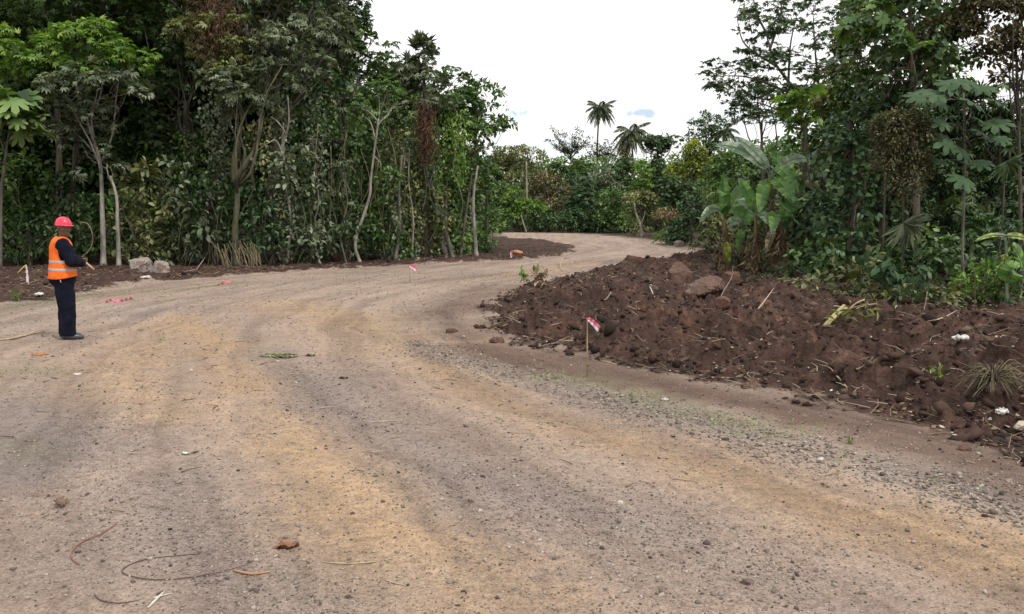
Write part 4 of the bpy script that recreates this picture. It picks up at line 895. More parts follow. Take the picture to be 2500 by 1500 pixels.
def banana(label, foot, top, leaves, dry=3, name='banana_plant', r=.12):
    """leaves: (base px,py), (tip px,py), dY, arch m, width m, mat"""
    rs = nrs(); f = at(*foot); Y = foot[2]; org = np.array([f[0], f[1], gz(f[0], f[1])]); root = thing(name, label, 'banana plant', tuple(org))
    tp = at(top[0], top[1], Y); mb = MB(); P = curve([org - [0, 0, .05], (org + tp) / 2 + [.04, 0, 0], tp], 6); mb.tube(P, np.linspace(r, r * .45, len(P)), 10, True, .15, rs); mb.build('stem', M['pstem'], root, True, org)
    for (b, t, dY, arch, wd, mt) in leaves:
        ba, ti = at(b[0], b[1], Y), at(t[0], t[1], Y + dY); mb = MB(); mb.tube(curve([tp - [0, 0, .15], (tp + ba) / 2 + [0, 0, .03], ba], 4), .02, 5)
        V, F = banana_leaf(rs, mb, ba, ti, arch, wd, None, roll=rs.uniform(-.3, .3)); lf = mesh_obj('leaf', V - org, F, M[mt], root)
        mb.build('midrib', M['bananagrey'], lf, True, org)
    if dry:
        V, F = [], []; P0 = []
        for i in range(dry * 5):
            a = rs.rand() * 2 * pi; h = rs.uniform(.35, .95); c = org * (1 - h) + tp * h + np.array([cos(a), sin(a), 0]) * r; P0.append((c[0], c[1], c[2], max(org[2] + .05, c[2] - rs.uniform(.4, 1.1))))
        V, F = strands(rs, P0, 'strip', .34, .09, .05); mesh_obj('dry_foliage', V - org, F, M['dry'], root)
    return root
banana('tallest banana plant of the clump with long grey-green blades raised to the left', (1888, 655, 28.6), (1880, 440), [
    ((1872, 415), (1744, 357), 1.2, .28, .27, 'bananagrey'), ((1878, 412), (1792, 334), .6, .12, .2, 'bananagrey'), ((1890, 412), (1950, 478), -.8, .25, .22, 'banana'),
    ((1888, 436), (1938, 500), -1.2, .18, .30, 'banana'), ((1900, 410), (1895, 375), 1.0, .2, .24, 'banana'), ((1870, 440), (1852, 520), -1.4, .1, .22, 'banana'), ((1905, 408), (1985, 400), .8, .22, .22, 'bananagrey')])
banana('leftmost banana plant of the clump, two upright bright green blades, yellow stem base', (1772, 648, 29.4), (1768, 535), [
    ((1769, 530), (1766, 420), .3, 0, .22, 'banana'), ((1772, 525), (1762, 480), -1.3, .35, .26, 'banana'), ((1765, 520), (1708, 544), -.6, .28, .16, 'bananagrey'), ((1775, 520), (1830, 440), 1.2, .1, .24, 'banana')], r=.15)
banana('middle banana plant with a downcurved blade ending beside a tan stem', (1840, 658, 28.2), (1845, 530), [
    ((1850, 525), (1802, 436), .2, .12, .20, 'banana'), ((1850, 522), (1880, 452), .6, .1, .18, 'banana'), ((1848, 528), (1885, 560), -1.0, .22, .24, 'bananagrey'), ((1840, 520), (1795, 500), .9, .25, .24, 'bananagrey')], r=.09)
banana('banana plant right of the clump with a low striped blade hanging outward', (1915, 650, 28.0), (1905, 545), [
    ((1900, 530), (1884, 575), -1.2, .30, .22, 'banana'), ((1910, 530), (1925, 520), -.8, .2, .2, 'banana'), ((1905, 540), (1960, 500), .5, .2, .24, 'banana'), ((1890, 560), (1870, 620), -.3, .1, .14, 'dry')])
banana('short shaded banana sucker at the back of the clump', (1812, 640, 30.6), (1812, 560), [
    ((1812, 555), (1790, 480), .5, .1, .26, 'banana'), ((1815, 552), (1840, 490), .5, .1, .24, 'banana'), ((1812, 560), (1800, 620), -.5, .1, .16, 'banana'), ((1812, 548), (1770, 560), 0, .2, .2, 'bananagrey')], r=.08)
rs = nrs(); bl = at(1776, 600, 29); mbx = MB(); V, F = banana_leaf(rs, mbx, at(1774, 590, 29), at(1780, 645, 28.9), .02, .13, None, 8); bo = at(1780, 645, 28.9)
o = mesh_obj('fallen_leaf', V - bo, F, M['yellow']); o.location = bo; tag(o, 'yellow withered banana blade hanging along the left banana stem to the ground', 'leaf')

# ------------------------------------------------------------------ the right-hand thicket
def open_tree():
    rs = nrs(); f = at(1960, 650, 33); org = np.array([f[0], f[1], gz(f[0], f[1])]); root = thing('open_crowned_tree', 'wide open-crowned tree with layered leaves and sky showing between bare limbs', 'tree', tuple(org)); mb = MB(); Y = 33
    A = lambda *q: [at(x, y, Y + dy) for x, y, dy in q]
    mb.tube(curve(A((1962, 660, 0), (1965, 500, 0), (1968, 400, 0), (1962, 300, 0)), 6), np.linspace(.2, .13, 19), 8)
    mb.tube(curve(A((1962, 310, 0), (1945, 240, 0), (1925, 200, -.3), (1890, 150, -.6), (1870, 80, -.8)), 6), np.linspace(.10, .03, 25), 7)
    ends = [(1915, 200, -.3), (1890, 150, -.6), (1870, 80, -.8)]
    mains = [((1925, 225), (1830, 190), (1770, 185)), ((1940, 240), (1850, 240), (1790, 200)), ((1962, 300), (2010, 200), (2060, 120)), ((2000, 220), (1990, 120), (1985, 30)), ((1900, 165), (1820, 110), (1800, 50)),
             ((1880, 120), (1900, 60), (1910, 5)), ((1950, 250), (2020, 160), (2090, 60)), ((1925, 200), (1930, 110), (1945, 40)), ((1962, 310), (1900, 270), (1850, 250)), ((1870, 80), (1850, 40), (1840, 0))]
    nodes = []
    for q in mains:
        d = rs.uniform(-1.6, 1.6); P = curve([at(q[0][0], q[0][1], Y), at(q[1][0], q[1][1], Y + d * .6), at(q[2][0], q[2][1], Y + d)], 6); mb.tube(P, np.linspace(.055, .015, len(P)), 5); nodes += list(P[3:])
    nodes = np.array(nodes); C = []
    for i in range(300):
        px, py = rs.uniform(1710, 2110), rs.uniform(-30, 300)
        if px < 1790 - (py > 150) * 70 + (py > 220) * 60 or (px < 1775 and py < 120): continue
        c = at(px, py, Y + rs.uniform(-1.8, 1.8)); k = np.argmin(((nodes - c) ** 2).sum(1)); limb(mb, rs, nodes[k], c, .014, .005, .12, 5, 4); C.append(np.hstack([c, [0, 0, .6], [rs.uniform(.22, .48)]]))
    mb.build('trunk', M['barkgrey'], root, True, org)
    V, F = clump_leaves(rs, np.array(C), 'palm5', .17, .5, .22, .45, 1.3); mesh_obj('crown', V - org, F, M['dark'], root)
open_tree()
tree('small_leaved_tree', 'small-leaved greyish tree below the left limbs of the open-crowned tree', 'tree', [(1865, 640, 36), (1862, 450, 36), (1858, 300, 36)],
     [(1800, 225, 45, 22, 36), (1850, 215, 45, 24, 36), (1880, 250, 40, 28, 36), (1815, 270, 45, 24, 36), (1870, 300, 40, 26, 36), (1900, 215, 30, 30, 36.5)], 'ovate4', .17, 'grey', 'barkgrey', 2.2, (.2, .4), .75, .10, .32)
tree('papaya_like_tree', 'bright green tree with broad cut leaves held flat over the banana clump', 'tree', [(1985, 660, 29), (1980, 480, 29), (1965, 330, 29), (1962, 280, 29)],
     [(1950, 245, 60, 14, 28.5), (1985, 240, 40, 12, 28.5), (1935, 268, 36, 12, 28.6), (2010, 262, 40, 14, 28.8), (1975, 290, 60, 14, 29)], 'big', .30, 'bright', 'barkgrey', 3.0, (.2, .4), .55, .06, .2, .4, .1, 5, up=1.6)
tree('broadleaf_tree', 'dark green tree filling the space under the papaya-like leaves', 'tree', [(2020, 670, 30), (2015, 500, 30), (2005, 400, 30)],
     [(1990, 340, 55, 34, 31), (1955, 380, 45, 40, 32), (2030, 330, 50, 40, 31), (1970, 440, 50, 50, 32), (2040, 250, 50, 50, 31)], 'ovate4', .22, 'mid', 'bark', 2.2, (.25, .45), 1.1, .12)
tree('creeper_column', 'tree smothered by dark heart-leaved creeper beside the banana clump', 'tree', [(2075, 700, 24), (2080, 500, 24), (2075, 300, 24)],
     [(2070, 300, 55, 45, 24), (2030, 370, 55, 50, 23.6), (2095, 380, 60, 60, 23.6), (2050, 450, 70, 50, 23.4), (2010, 510, 45, 40, 23.4), (2080, 530, 70, 50, 23.4), (2030, 590, 60, 45, 23), (2110, 610, 60, 45, 22.6)], 'heart', .17, 'blue', 'bark', 3.0, (.22, .42), 1.15, .12, .22, .8, .75, 3, up=.35)
tree('creeper_tree', 'tall tree mantled in dark creeper rising out of frame right of the open-crowned tree', 'tree', [(2240, 720, 22), (2235, 450, 22), (2225, 200, 22), (2220, 20, 22)],
     [(2200, 40, 70, 60, 22), (2260, 70, 65, 60, 22.3), (2160, 110, 60, 45, 22), (2230, 150, 75, 50, 21.8), (2175, 205, 60, 45, 21.8), (2250, 220, 60, 45, 22), (2130, 20, 50, 45, 22.5), (2300, 20, 50, 55, 23), (2100, 150, 45, 40, 22.5), (2290, 130, 50, 60, 22.6), (2210, 280, 60, 50, 22.3), (2150, 280, 50, 40, 22.6)], 'heart', .19, 'dark', 'bark', 3.4, (.22, .45), 1.15, .10, .3, .8, .6, 4, up=.5)
tree('broad_cut_leaf_tree', 'row of broad lobed light green leaves catching light at the top of the creeper-mantled tree', 'tree', [(2150, 700, 23.5), (2160, 400, 23.5), (2150, 120, 23.5)],
     [(2120, 60, 50, 12, 21.2), (2170, 75, 36, 10, 21.2), (2210, 110, 30, 12, 21), (2230, 125, 30, 10, 21), (2100, 85, 30, 8, 21.4), (2160, 20, 50, 12, 21.4)], 'big', .27, 'mid', 'bark', 2.4, (.2, .35), .55, .05, .1, .4, .1, 2, up=1.5)
tree('broadleaf_tree', 'dense dark tree closing the top of the frame left of the rusty corner tree', 'tree', [(2300, 735, 26), (2300, 500, 26), (2290, 250, 26), (2280, 60, 26)],
     [(2150, -10, 70, 50, 26), (2230, 20, 70, 60, 26), (2310, -20, 70, 50, 26), (2130, 90, 50, 50, 26.5), (2200, 140, 70, 60, 26.5), (2290, 170, 60, 50, 26), (2120, 190, 50, 50, 26.5), (2180, 260, 70, 60, 26.5), (2270, 270, 60, 50, 26.5), (2340, 240, 50, 30, 26), (2080, 20, 40, 50, 26.5), (2080, 300, 50, 50, 27)], 'ovate4', .22, 'mid', 'bark', 2.6, (.28, .5), 1.15, .1, .25)
tree('vine_hung_tree', 'tree hung with olive vines just right of the open-crowned tree', 'tree', [(2110, 700, 27), (2105, 500, 27), (2090, 200, 27)],
     [(2070, 130, 40, 50, 27), (2050, 200, 45, 40, 27), (2100, 60, 40, 50, 27), (2030, 270, 45, 36, 27)], 'palm5', .2, 'olive', 'bark', 2.6, (.25, .45), 1.1, .08, .25,
     vines=[('hanging_vines', 'mid', V_([(2040, 2120, 180, 380, 26.3, 26)], 'ovate', .14, .08, .16))])
tree('creeper_ball', 'round tangle of brownish dry creeper hanging on a stem in the right thicket', 'creeper', [(2205, 735, 18), (2203, 600, 18), (2205, 420, 18)],
     [(2205, 350, 62, 62, 17.6), (2180, 320, 45, 40, 17.6), (2235, 330, 42, 45, 17.6), (2190, 400, 50, 45, 17.6), (2230, 410, 45, 45, 17.7), (2210, 460, 36, 30, 17.6)], 'ovate', .085, 'vinebrown', 'bark', 15, (.12, .24), 1.2, .035, .1, .9, .5, 3, up=.5,
     vines=[('dry_foliage', 'vinebrown', V_([(2165, 2250, 420, 490, 17.3, 22)], 'ovate', .06, .05, .08))])
def lobed_tree():
    rs = nrs(); f = at(2355, 745, 18); org = np.array([f[0], f[1], gz(f[0], f[1])]); root = thing('lobed_leaf_tree', 'slim tree carrying huge single lobed leaves right of the creeper ball', 'tree', tuple(org)); mb = MB(); Y = 18
    P = curve([at(2352, 750, Y), at(2350, 600, Y), at(2356, 400, Y), at(2352, 225, Y)], 8); mb.tube(P, np.linspace(.035, .018, len(P)), 7)
    LV = [(2345, 200, .46), (2280, 228, .42), (2245, 240, .34), (2400, 215, .36), (2310, 345, .42), (2395, 325, .34), (2390, 295, .40), (2350, 372, .33), (2392, 398, .38), (2352, 440, .44), (2430, 250, .4), (2300, 300, .3), (2430, 300, .38), (2295, 250, .34), (2370, 250, .36), (2320, 210, .34), (2440, 340, .3), (2300, 395, .22)]
    for px, py, s in LV:
        c = at(px, py, Y - rs.uniform(.1, .9)); k = np.argmin(np.abs(P[:, 2] - (c[2] - .05))); b = P[k]; mb.tube(curve([b, (b + c) / 2 + [0, 0, .06], c], 4), .009, 5)
        D = np.array([[c[0] - b[0], -.45, -.25]]); V, F = place('big', c[None], D, np.array([[rs.uniform(-.6, .6), rs.uniform(-1.1, -.3), .8]]), s * rs.uniform(.8, 1.1))
        lf = mesh_obj('leaf', V - org, F, M['lobed'], root)
    mb.build('trunk', M['barkgrey'], root, True, org)
M['lobed'] = leafmat('lobed_leaf', [(.018, .040, .016), (.034, .066, .028), (.058, .095, .042)], .6, .25, .2, nsc=5)
lobed_tree()
tree('brown_crowned_tree', 'tree with rusty brownish foliage in the top right corner', 'tree', [(2490, 720, 22), (2490, 400, 22), (2480, 100, 22)],
     [(2400, 30, 70, 40, 22), (2470, 50, 70, 50, 22), (2440, 100, 60, 26, 22), (2500, 130, 40, 40, 22), (2340, 60, 45, 30, 22.5), (2520, 0, 80, 60, 22), (2480, 190, 40, 22, 22), (2380, -40, 90, 50, 22), (2420, 130, 40, 20, 22.4)], 'ovate4', .16, 'brown', 'bark', 5.0, (.2, .42), 1.15, .06, .25)
tree('broadleaf_tree', 'dark tree in the deep shade right of the slim lobed-leaf tree', 'tree', [(2450, 735, 24), (2450, 500, 24), (2440, 300, 24)],
     [(2420, 240, 70, 26, 24.5), (2480, 300, 60, 50, 24), (2420, 400, 80, 60, 24), (2500, 450, 60, 80, 24), (2330, 450, 70, 80, 25), (2400, 530, 90, 50, 24), (2330, 300, 60, 60, 25), (2400, 330, 90, 50, 25), (2290, 220, 50, 50, 25.5), (2480, 230, 60, 30, 25)], 'palm7', .26, 'dark', 'bark', 2.6, (.28, .5), 1.15, .08, .3)
tree('broadleaf_tree', 'shadowed tree filling the gap between the creeper ball and the creeper column', 'tree', [(2150, 715, 25), (2150, 500, 25), (2148, 300, 25)],
     [(2150, 270, 55, 50, 25), (2160, 360, 55, 50, 25.5), (2140, 460, 50, 60, 25), (2200, 520, 60, 50, 24), (2260, 420, 60, 70, 25), (2290, 300, 50, 60, 25), (2090, 200, 40, 40, 26), (2120, 240, 50, 40, 26)], 'ovate4', .2, 'dark', 'bark', 3.0, (.25, .45), 1.2, .07)
RS_ = [('heart-leaved creeper mound at the foot of the dark creeper column', 1990, 690, 23, [(1975, 640, 50, 28), (2020, 650, 50, 30), (1950, 660, 40, 18), (2010, 600, 45, 30)], 'heart', .15, 'mid'),
       ('bush with smooth oval leaves pushing out over the soil, centre of the right thicket', 2080, 720, 19.5, [(2060, 690, 55, 24), (2120, 680, 55, 30), (2010, 690, 45, 16), (2090, 650, 55, 30)], 'ovate4', .22, 'olive'),
       ('low bush with large pale oval leaves beside the fern', 2150, 738, 17.6, [(2130, 700, 45, 26), (2180, 690, 40, 26), (2200, 665, 40, 24), (2145, 660, 36, 22)], 'ovate4', .26, 'lobed'),
       ('dark bush under the creeper ball', 2220, 738, 18.2, [(2210, 640, 55, 36), (2270, 620, 45, 40), (2250, 690, 50, 30), (2160, 620, 45, 30)], 'ovate4', .17, 'dark'),
       ('light green creeper heap right of the fern', 2390, 742, 17, [(2390, 680, 45, 40), (2430, 640, 40, 28), (2360, 700, 30, 28), (2420, 715, 50, 20)], 'ovate', .13, 'bright'),
       ('creeper heap with small leaves in the right corner by the fallen banana blade', 2475, 745, 16.5, [(2470, 710, 45, 26), (2500, 670, 36, 40), (2440, 725, 40, 12)], 'ovate4', .14, 'mid'),
       ('shaded creeper bush behind the light green heap', 2310, 738, 19, [(2300, 650, 50, 40), (2340, 610, 45, 36), (2290, 590, 45, 34), (2320, 700, 45, 26)], 'heart', .14, 'mid'),
       ('bush of narrow leaves below the slim lobed-leaf tree', 2440, 735, 20, [(2440, 580, 60, 40), (2380, 570, 45, 36), (2490, 610, 45, 40)], 'palm5', .2, 'blue'),
       ('small weedy bush on the soil left of the oval-leaved bush', 1935, 676, 26, [(1925, 655, 30, 14), (1900, 662, 26, 8)], 'ovate4', .17, 'grey'),
       ('low ground creeper spreading onto the soil below the large pale leaves', 2260, 748, 16.8, [(2240, 728, 50, 12), (2310, 730, 45, 12), (2180, 732, 45, 9)], 'ovate4', .14, 'olive'),
       ('leafy weeds around the banana stems', 1850, 656, 30.5, [(1800, 640, 36, 14), (1860, 640, 40, 14), (1910, 635, 36, 20)], 'ovate4', .18, 'grey')]
for lab, px, py, Y, L, kd, sz_, mt in RS_:
    shrub('shrub', lab, px, py, Y, [q[:4] + (Y + .25 * (i % 3),) for i, q in enumerate(L)], kd, sz_, mt, 4.0, (.14, .3), 1.0, 6, gaps=.25)
def fern(label, base, tips, L):
    rs = nrs(); b = gp3(*base); root = thing('fern', label, 'fern', tuple(b))
    for tx, ty, Y in tips:
        e = at(tx, ty, Y) - b; mid = e * .5 + [0, 0, .12]; P = curve([np.zeros(3), mid, e], 8); mb = MB(); mb.tube(P, np.linspace(.006, .002, len(P)), 4)
        T = norm(np.gradient(P, axis=0)); n = 24; tt = np.linspace(.15, .98, n); u = np.linspace(0, 1, len(P)); q = np.stack([np.interp(tt, u, P[:, i]) for i in range(3)], -1); tg = norm(np.stack([np.interp(tt, u, T[:, i]) for i in range(3)], -1))
        side = norm(np.cross(tg, [0, -1.0, .3])); ps = []
        for s in (1, -1): ps.append(place('strip', q, side * s + tg * .3, np.tile([0, -.8, .6], (n, 1)), L * np.sin(tt * pi * .9 + .25).clip(.15)))
        V, F = merge(ps); fr = mesh_obj('frond', V, F, M['lobed'], root); mb.build('midrib', M['olive'], fr, True)
fern('fern with a pale frond arching down onto the soil at the thicket foot', (2215, 742), [(2186, 742, 16.9), (2250, 680, 17), (2170, 710, 17), (2300, 705, 17.1)], .17)
def fan_palm(label, c, Y, n, R_, mt='palm'):
    rs = nrs(); p = at(c[0], c[1], Y); f = gp3(c[0], 735); org = np.array([p[0], p[1] + .2, gz(p[0], p[1])]); root = thing('fan_palm', label, 'palm', tuple(org)); mb = MB(); mb.tube(curve([org, (org + p) / 2 + [.05, 0, 0], p], 5), .012, 5); mb.build('stem', M['barkmoss'], root, True, org)
    a = np.linspace(-2.6, .5, n) + rs.normal(0, .05, n); D = np.stack([np.cos(a), np.full(n, -.25), np.sin(a)], -1); V, F = place('strip', np.tile(p, (n, 1)), D, np.tile([0, -1, .3], (n, 1)) + rs.normal(0, .2, (n, 3)), R_ * rs.uniform(.75, 1.1, n)); mesh_obj('fan', V - org, F, M[mt], root)
fan_palm('grey fan palm leaf in the shade left of the creeper ball foot', (2205, 545), 17.6, 26, .55)
fan_palm('thin dark fan palm leaf at the right edge in deep shade', (2455, 395), 18.5, 18, .45, 'dark')
# broken banana blade at the right edge
def broken_blade():
    rs = nrs(); f = at(2462, 700, 16); org = np.array([f[0], f[1], gz(f[0], f[1])]); root = thing('banana_plant', 'snapped banana plant at the right edge, its pale stalk upright and yellowed blade bent over', 'banana plant', tuple(org)); mb = MB()
    P = curve([at(2458, 740, 16), at(2458, 640, 16), at(2454, 575, 16)], 6); mb.tube(P, np.linspace(.03, .022, len(P)), 7); mb.build('stalk', M['bananagrey'], root, True, org)
    for (b, t, dY, ar, wd, mt) in (((2455, 577), (2380, 590), -.3, .06, .05, 'yellow'), ((2455, 577), (2530, 595), -.2, .05, .08, 'yellow'), ((2458, 690), (2485, 655), -.2, .1, .22, 'banana'), ((2450, 660), (2455, 620), -.1, .02, .10, 'yellow'), ((2470, 600), (2510, 680), .4, .05, .2, 'banana')):
        mb = MB(); V, F = banana_leaf(rs, mb, at(b[0], b[1], 16), at(t[0], t[1], 16 + dY), ar, wd, None, 10); lf = mesh_obj('leaf', V - org, F, M[mt], root); mb.build('midrib', M['bananagrey'], lf, True, org)
broken_blade()
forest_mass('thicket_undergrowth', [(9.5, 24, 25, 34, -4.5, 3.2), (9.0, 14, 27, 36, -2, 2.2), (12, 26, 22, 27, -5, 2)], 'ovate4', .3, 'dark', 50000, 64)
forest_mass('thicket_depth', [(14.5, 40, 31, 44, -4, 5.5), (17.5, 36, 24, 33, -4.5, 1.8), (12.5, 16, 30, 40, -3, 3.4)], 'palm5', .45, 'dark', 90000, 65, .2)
# low creeping plants over the soil at the thicket's foot
def ground_cover():
    rs = nrs(); P = []
    A_ = gpoly([(1880, 690), (2000, 722), (2150, 748), (2350, 755), (2560, 762)]); X, Y = scatter_view(90000, 12, 30, 1.0)
    d = seg_d(X, Y, A_); k = (X > 6) & (d < .9) & (rs.rand(len(X)) < np.exp(-(d / .5) ** 2) * (.3 + fbm2(X * 2, Y * 2, 7, 3))); X, Y = X[k], Y[k]; N = len(X); Z = terrain(X, Y) + rs.uniform(.01, .10, N)
    V, F = place('ovate', np.stack([X, Y, Z], -1), rdir(rs, N) * [1, 1, .3], np.tile([0, -.3, 1.0], (N, 1)) + rs.normal(0, .3, (N, 3)), rs.uniform(.05, .12, N)); tag(mesh_obj('ground_cover', V, F, M['olive']), None, None, kind='stuff')
ground_cover()
# ------------------------------------------------------------------ solids from distance fields
class Field:
    """a solid built as a smooth union of tapered limbs and ellipsoids, then meshed as ONE continuous skin"""
    def __init__(s, lo, hi, vox):
        s.vox = vox; s.lo = np.array(lo, float); n = ((np.array(hi) - s.lo) / vox).astype(int) + 1
        s.X, s.Y, s.Z = np.meshgrid(*[s.lo[i] + np.arange(n[i]) * vox for i in range(3)], indexing='ij'); s.D = np.full(s.X.shape, 1.0)
    def _u(s, d, k):
        if k <= 0: s.D = np.minimum(s.D, d)
        else:
            h = np.clip(.5 + .5 * (s.D - d) / k, 0, 1); s.D = s.D * (1 - h) + d * h - k * h * (1 - h)
    def cap(s, a, b, r0, r1, k=.02, sc=(1, 1, 1)):
        a, b = np.array(a, float), np.array(b, float); sc = np.array(sc, float); ab = (b - a) / sc; L = ab @ ab + 1e-12
        px, py, pz = (s.X - a[0]) / sc[0], (s.Y - a[1]) / sc[1], (s.Z - a[2]) / sc[2]
        t = np.clip((px * ab[0] + py * ab[1] + pz * ab[2]) / L, 0, 1)
        s._u((np.sqrt((px - t * ab[0]) ** 2 + (py - t * ab[1]) ** 2 + (pz - t * ab[2]) ** 2) - (r0 + (r1 - r0) * t)) * min(sc), k); return s
    def chain(s, P, R_, k=.02, sc=(1, 1, 1)):
        for i in range(len(P) - 1): s.cap(P[i], P[i + 1], R_[i], R_[i + 1], k, sc)
        return s
    def ell(s, c, r, k=.02, rot=0):
        x, y, z = s.X - c[0], s.Y - c[1], s.Z - c[2]
        if rot: x, y = x * cos(rot) + y * sin(rot), -x * sin(rot) + y * cos(rot)
        q = np.sqrt((x / r[0]) ** 2 + (y / r[1]) ** 2 + (z / r[2]) ** 2); s._u((q - 1) * min(r), k); return s
    def cut(s, d, k=.01):
        h = np.clip(.5 - .5 * (s.D + d) / k, 0, 1); s.D = s.D * (1 - h) + (-d) * h + k * h * (1 - h); return s
    def wrinkle(s, amp, sc, sd=1, st=(1, 1, 1)): s.D = s.D + amp * (vn3(s.X * sc * st[0], s.Y * sc * st[1], s.Z * sc * st[2], sd) * 2 - 1); return s
    def build(s, name, mat, parent=None, smooth=True):
        g = vdb.FloatGrid(); g.copyFromArray(s.D.astype(np.float32)); pts, quads = g.convertToQuads(0.0)
        return mesh_obj(name, pts * s.vox + s.lo, [quads[:, ::-1].astype(np.int64)], mat, parent, smooth)

# ------------------------------------------------------------------ the worker
def person():
    g = gp(169, 828); org = np.array([g[0], g[1], gz(*g)]); HD = R(34)
    root = thing('person', 'worker in orange safety vest, dark blue work clothes and pinkish-red hard hat, looking right', 'person', tuple(org), HD)
    skin = plain('skin', (.085, .045, .03), (.13, .072, .048), 30, .45); navy = plain('work_cloth_navy', (.004, .0045, .011), (.009, .010, .023), 14, .95, .004, .15)
    # leaning back a little: everything above the hips shifts
    lx = -.04
    f = Field((-.32, -.42, .0), (.45, .42, 1.78), .008)
    f.cap((lx, 0, .95), (lx - .01, 0, 1.33), .12, .13, .03, (.85, 1.15, 1)); f.cap((lx - .01, -.17, 1.355), (lx - .01, .17, 1.355), .05, .05, .04)
    for sy in (1, -1): f.chain([(-.02, sy * .09, .90), (.0, sy * .10, .48), (-.01, sy * .11, .08)], [.085, .055, .04]); f.cap((-.02, sy * .11, .05), (.13, sy * .12, .035), .035, .03)
    hc = np.array([lx + .035, -.015, 1.575]); ha = -R(60); hf = np.array([cos(ha), sin(ha), 0]); hs = np.array([-hf[1], hf[0], 0])
    f.cap((lx + .0, 0, 1.38), hc - [0, 0, .06], .055, .052, .03)
    H = lambda a, b, c: hc + hf * a + hs * b + np.array([0, 0, c])
    f.ell(hc + [0, 0, .02], (.098, .078, .108), .02, ha); f.ell(H(.03, 0, -.06), (.062, .055, .062), .03, ha); f.ell(H(.058, 0, -.093), (.026, .028, .02), .02, ha)
    f.cap(H(.088, 0, .012), H(.108, 0, -.028), .009, .014, .012); f.ell(H(.100, .014, -.031), (.010, .009, .008), .008, ha); f.ell(H(.100, -.014, -.031), (.010, .009, .008), .008, ha)
    f.cap(H(.084, -.02, -.058), H(.084, .02, -.058), .009, .009, .008); f.cap(H(.082, -.018, -.072), H(.082, .018, -.072), .009, .009, .008)
    f.cap(H(.078, -.045, .032), H(.085, -.012, .03), .010, .010, .012); f.cap(H(.078, .045, .032), H(.085, .012, .03), .010, .010, .012)
    for sy in (1, -1): f.ell(H(-.002, sy * .080, -.005), (.018, .010, .030), .008, ha); f.ell(H(.052, sy * .048, -.028), (.022, .018, .02), .02, ha)
    # arms folded forward, hands closed round the stick
    RA = [(lx, -.20, 1.345), (lx + .10, -.27, 1.13), (lx + .25, -.075, 1.085)]; LA = [(lx, .20, 1.345), (lx + .02, .27, 1.14), (lx + .25, .09, 1.12)]
    for A_ in (RA, LA): f.chain(A_, [.05, .042, .03], .02)
    for A_, sy in ((RA, -1), (LA, 1)):
        w0 = np.array(A_[2]); d = np.array([.35, -sy * .9, -.02]); d /= np.linalg.norm(d); pal = w0 + d * .05; f.cap(w0, pal + d * .02, .026, .03, .015, (1, 1, 1))
        for i, ln in enumerate((.050, .056, .052, .042)):
            k0 = pal + d * .03 + np.array([.012, 0, .027 - .018 * i]); k1 = k0 + d * ln * .5 + np.array([.018, 0, 0]); k2 = k1 - np.array([.022, 0, .004]) + d * .012; k3 = k2 - d * ln * .35
            f.chain([k0, k1, k2, k3], [.0095, .009, .0082, .0075], .002)
        f.chain([w0 + d * .02 + [-.01, 0, .022], pal + [-.012, 0, .045], pal + d * .03 + [.0, 0, .05]], [.012, .0105, .0085], .004)
    f.build('body', skin, root)
    # trousers
    t = Field((-.34, -.32, .02), (.30, .32, 1.02), .008)
    t.cap((lx + .01, 0, .86), (lx, 0, .99), .155, .135, .03, (.95, 1.18, 1)); t.ell((lx - .03, 0, .88), (.15, .17, .13), .04)
    for sy in (1, -1):
        t.chain([(lx + .0, sy * .085, .85), (-.01 + .012 * sy, sy * .092, .50), (-.02, sy * .10, .09)], [.130, .112, .098], .03, (1.0, 1, 1))
    t.wrinkle(.016, 8, 4, (1, 1, .8)).wrinkle(.006, 20, 6, (1, 1, 1.2)); t.cut(t.Z - .062); t.build('trousers', navy, root)
    # jacket sleeves and collar
    j = Field((-.36, -.42, .90), (.36, .42, 1.52), .008)
    j.cap((lx, 0, .98), (lx - .01, 0, 1.33), .145, .140, .03, (.88, 1.22, 1)); j.cap((lx - .01, -.17, 1.35), (lx - .01, .17, 1.35), .068, .068, .05); j.cap((lx, 0, 1.37), (lx + .01, 0, 1.425), .080, .066, .02)
    for A_ in (RA, LA): j.chain(A_[:2] + [tuple(np.array(A_[1]) * .12 + np.array(A_[2]) * .88)], [.094, .088, .062], .025)
    j.wrinkle(.012, 12, 9).wrinkle(.007, 26, 12); j.build('jacket', navy, root)
    # vest: a shell a little wider than the jacket, armholes and neck cut out
    v = Field((-.36, -.36, .80), (.34, .36, 1.52), .006)
    v.cap((lx + .0, 0, .87), (lx - .005, 0, 1.30), .208, .166, .03, (.90, 1.22, 1)); v.cap((lx - .01, -.14, 1.36), (lx - .01, .14, 1.36), .078, .078, .05, (1.15, 1, 1))
    v.wrinkle(.007, 10, 15).wrinkle(.004, 24, 16)
    for sy in (1, -1):
        d = np.sqrt(((v.X - lx - .015) / .85) ** 2 + ((v.Z - 1.235) / 1.6) ** 2 + 0 * v.Y) - .088; d = np.maximum(d, .075 - sy * v.Y); v.cut(d)
    v.cut(np.maximum(np.sqrt((v.X - lx - .02) ** 2 + v.Y ** 2) - .080, 1.37 - v.Z))
    v.cut(v.Z - (.885 + .02 * np.sin(v.X * 9)))
    o = v.build('vest', plain('vest_orange', (.80, .12, .003), (.88, .165, .006), 9, .75, .003), root)
    o.data.materials[0].node_tree.nodes['Principled BSDF'].inputs['Emission Strength'].default_value = 0
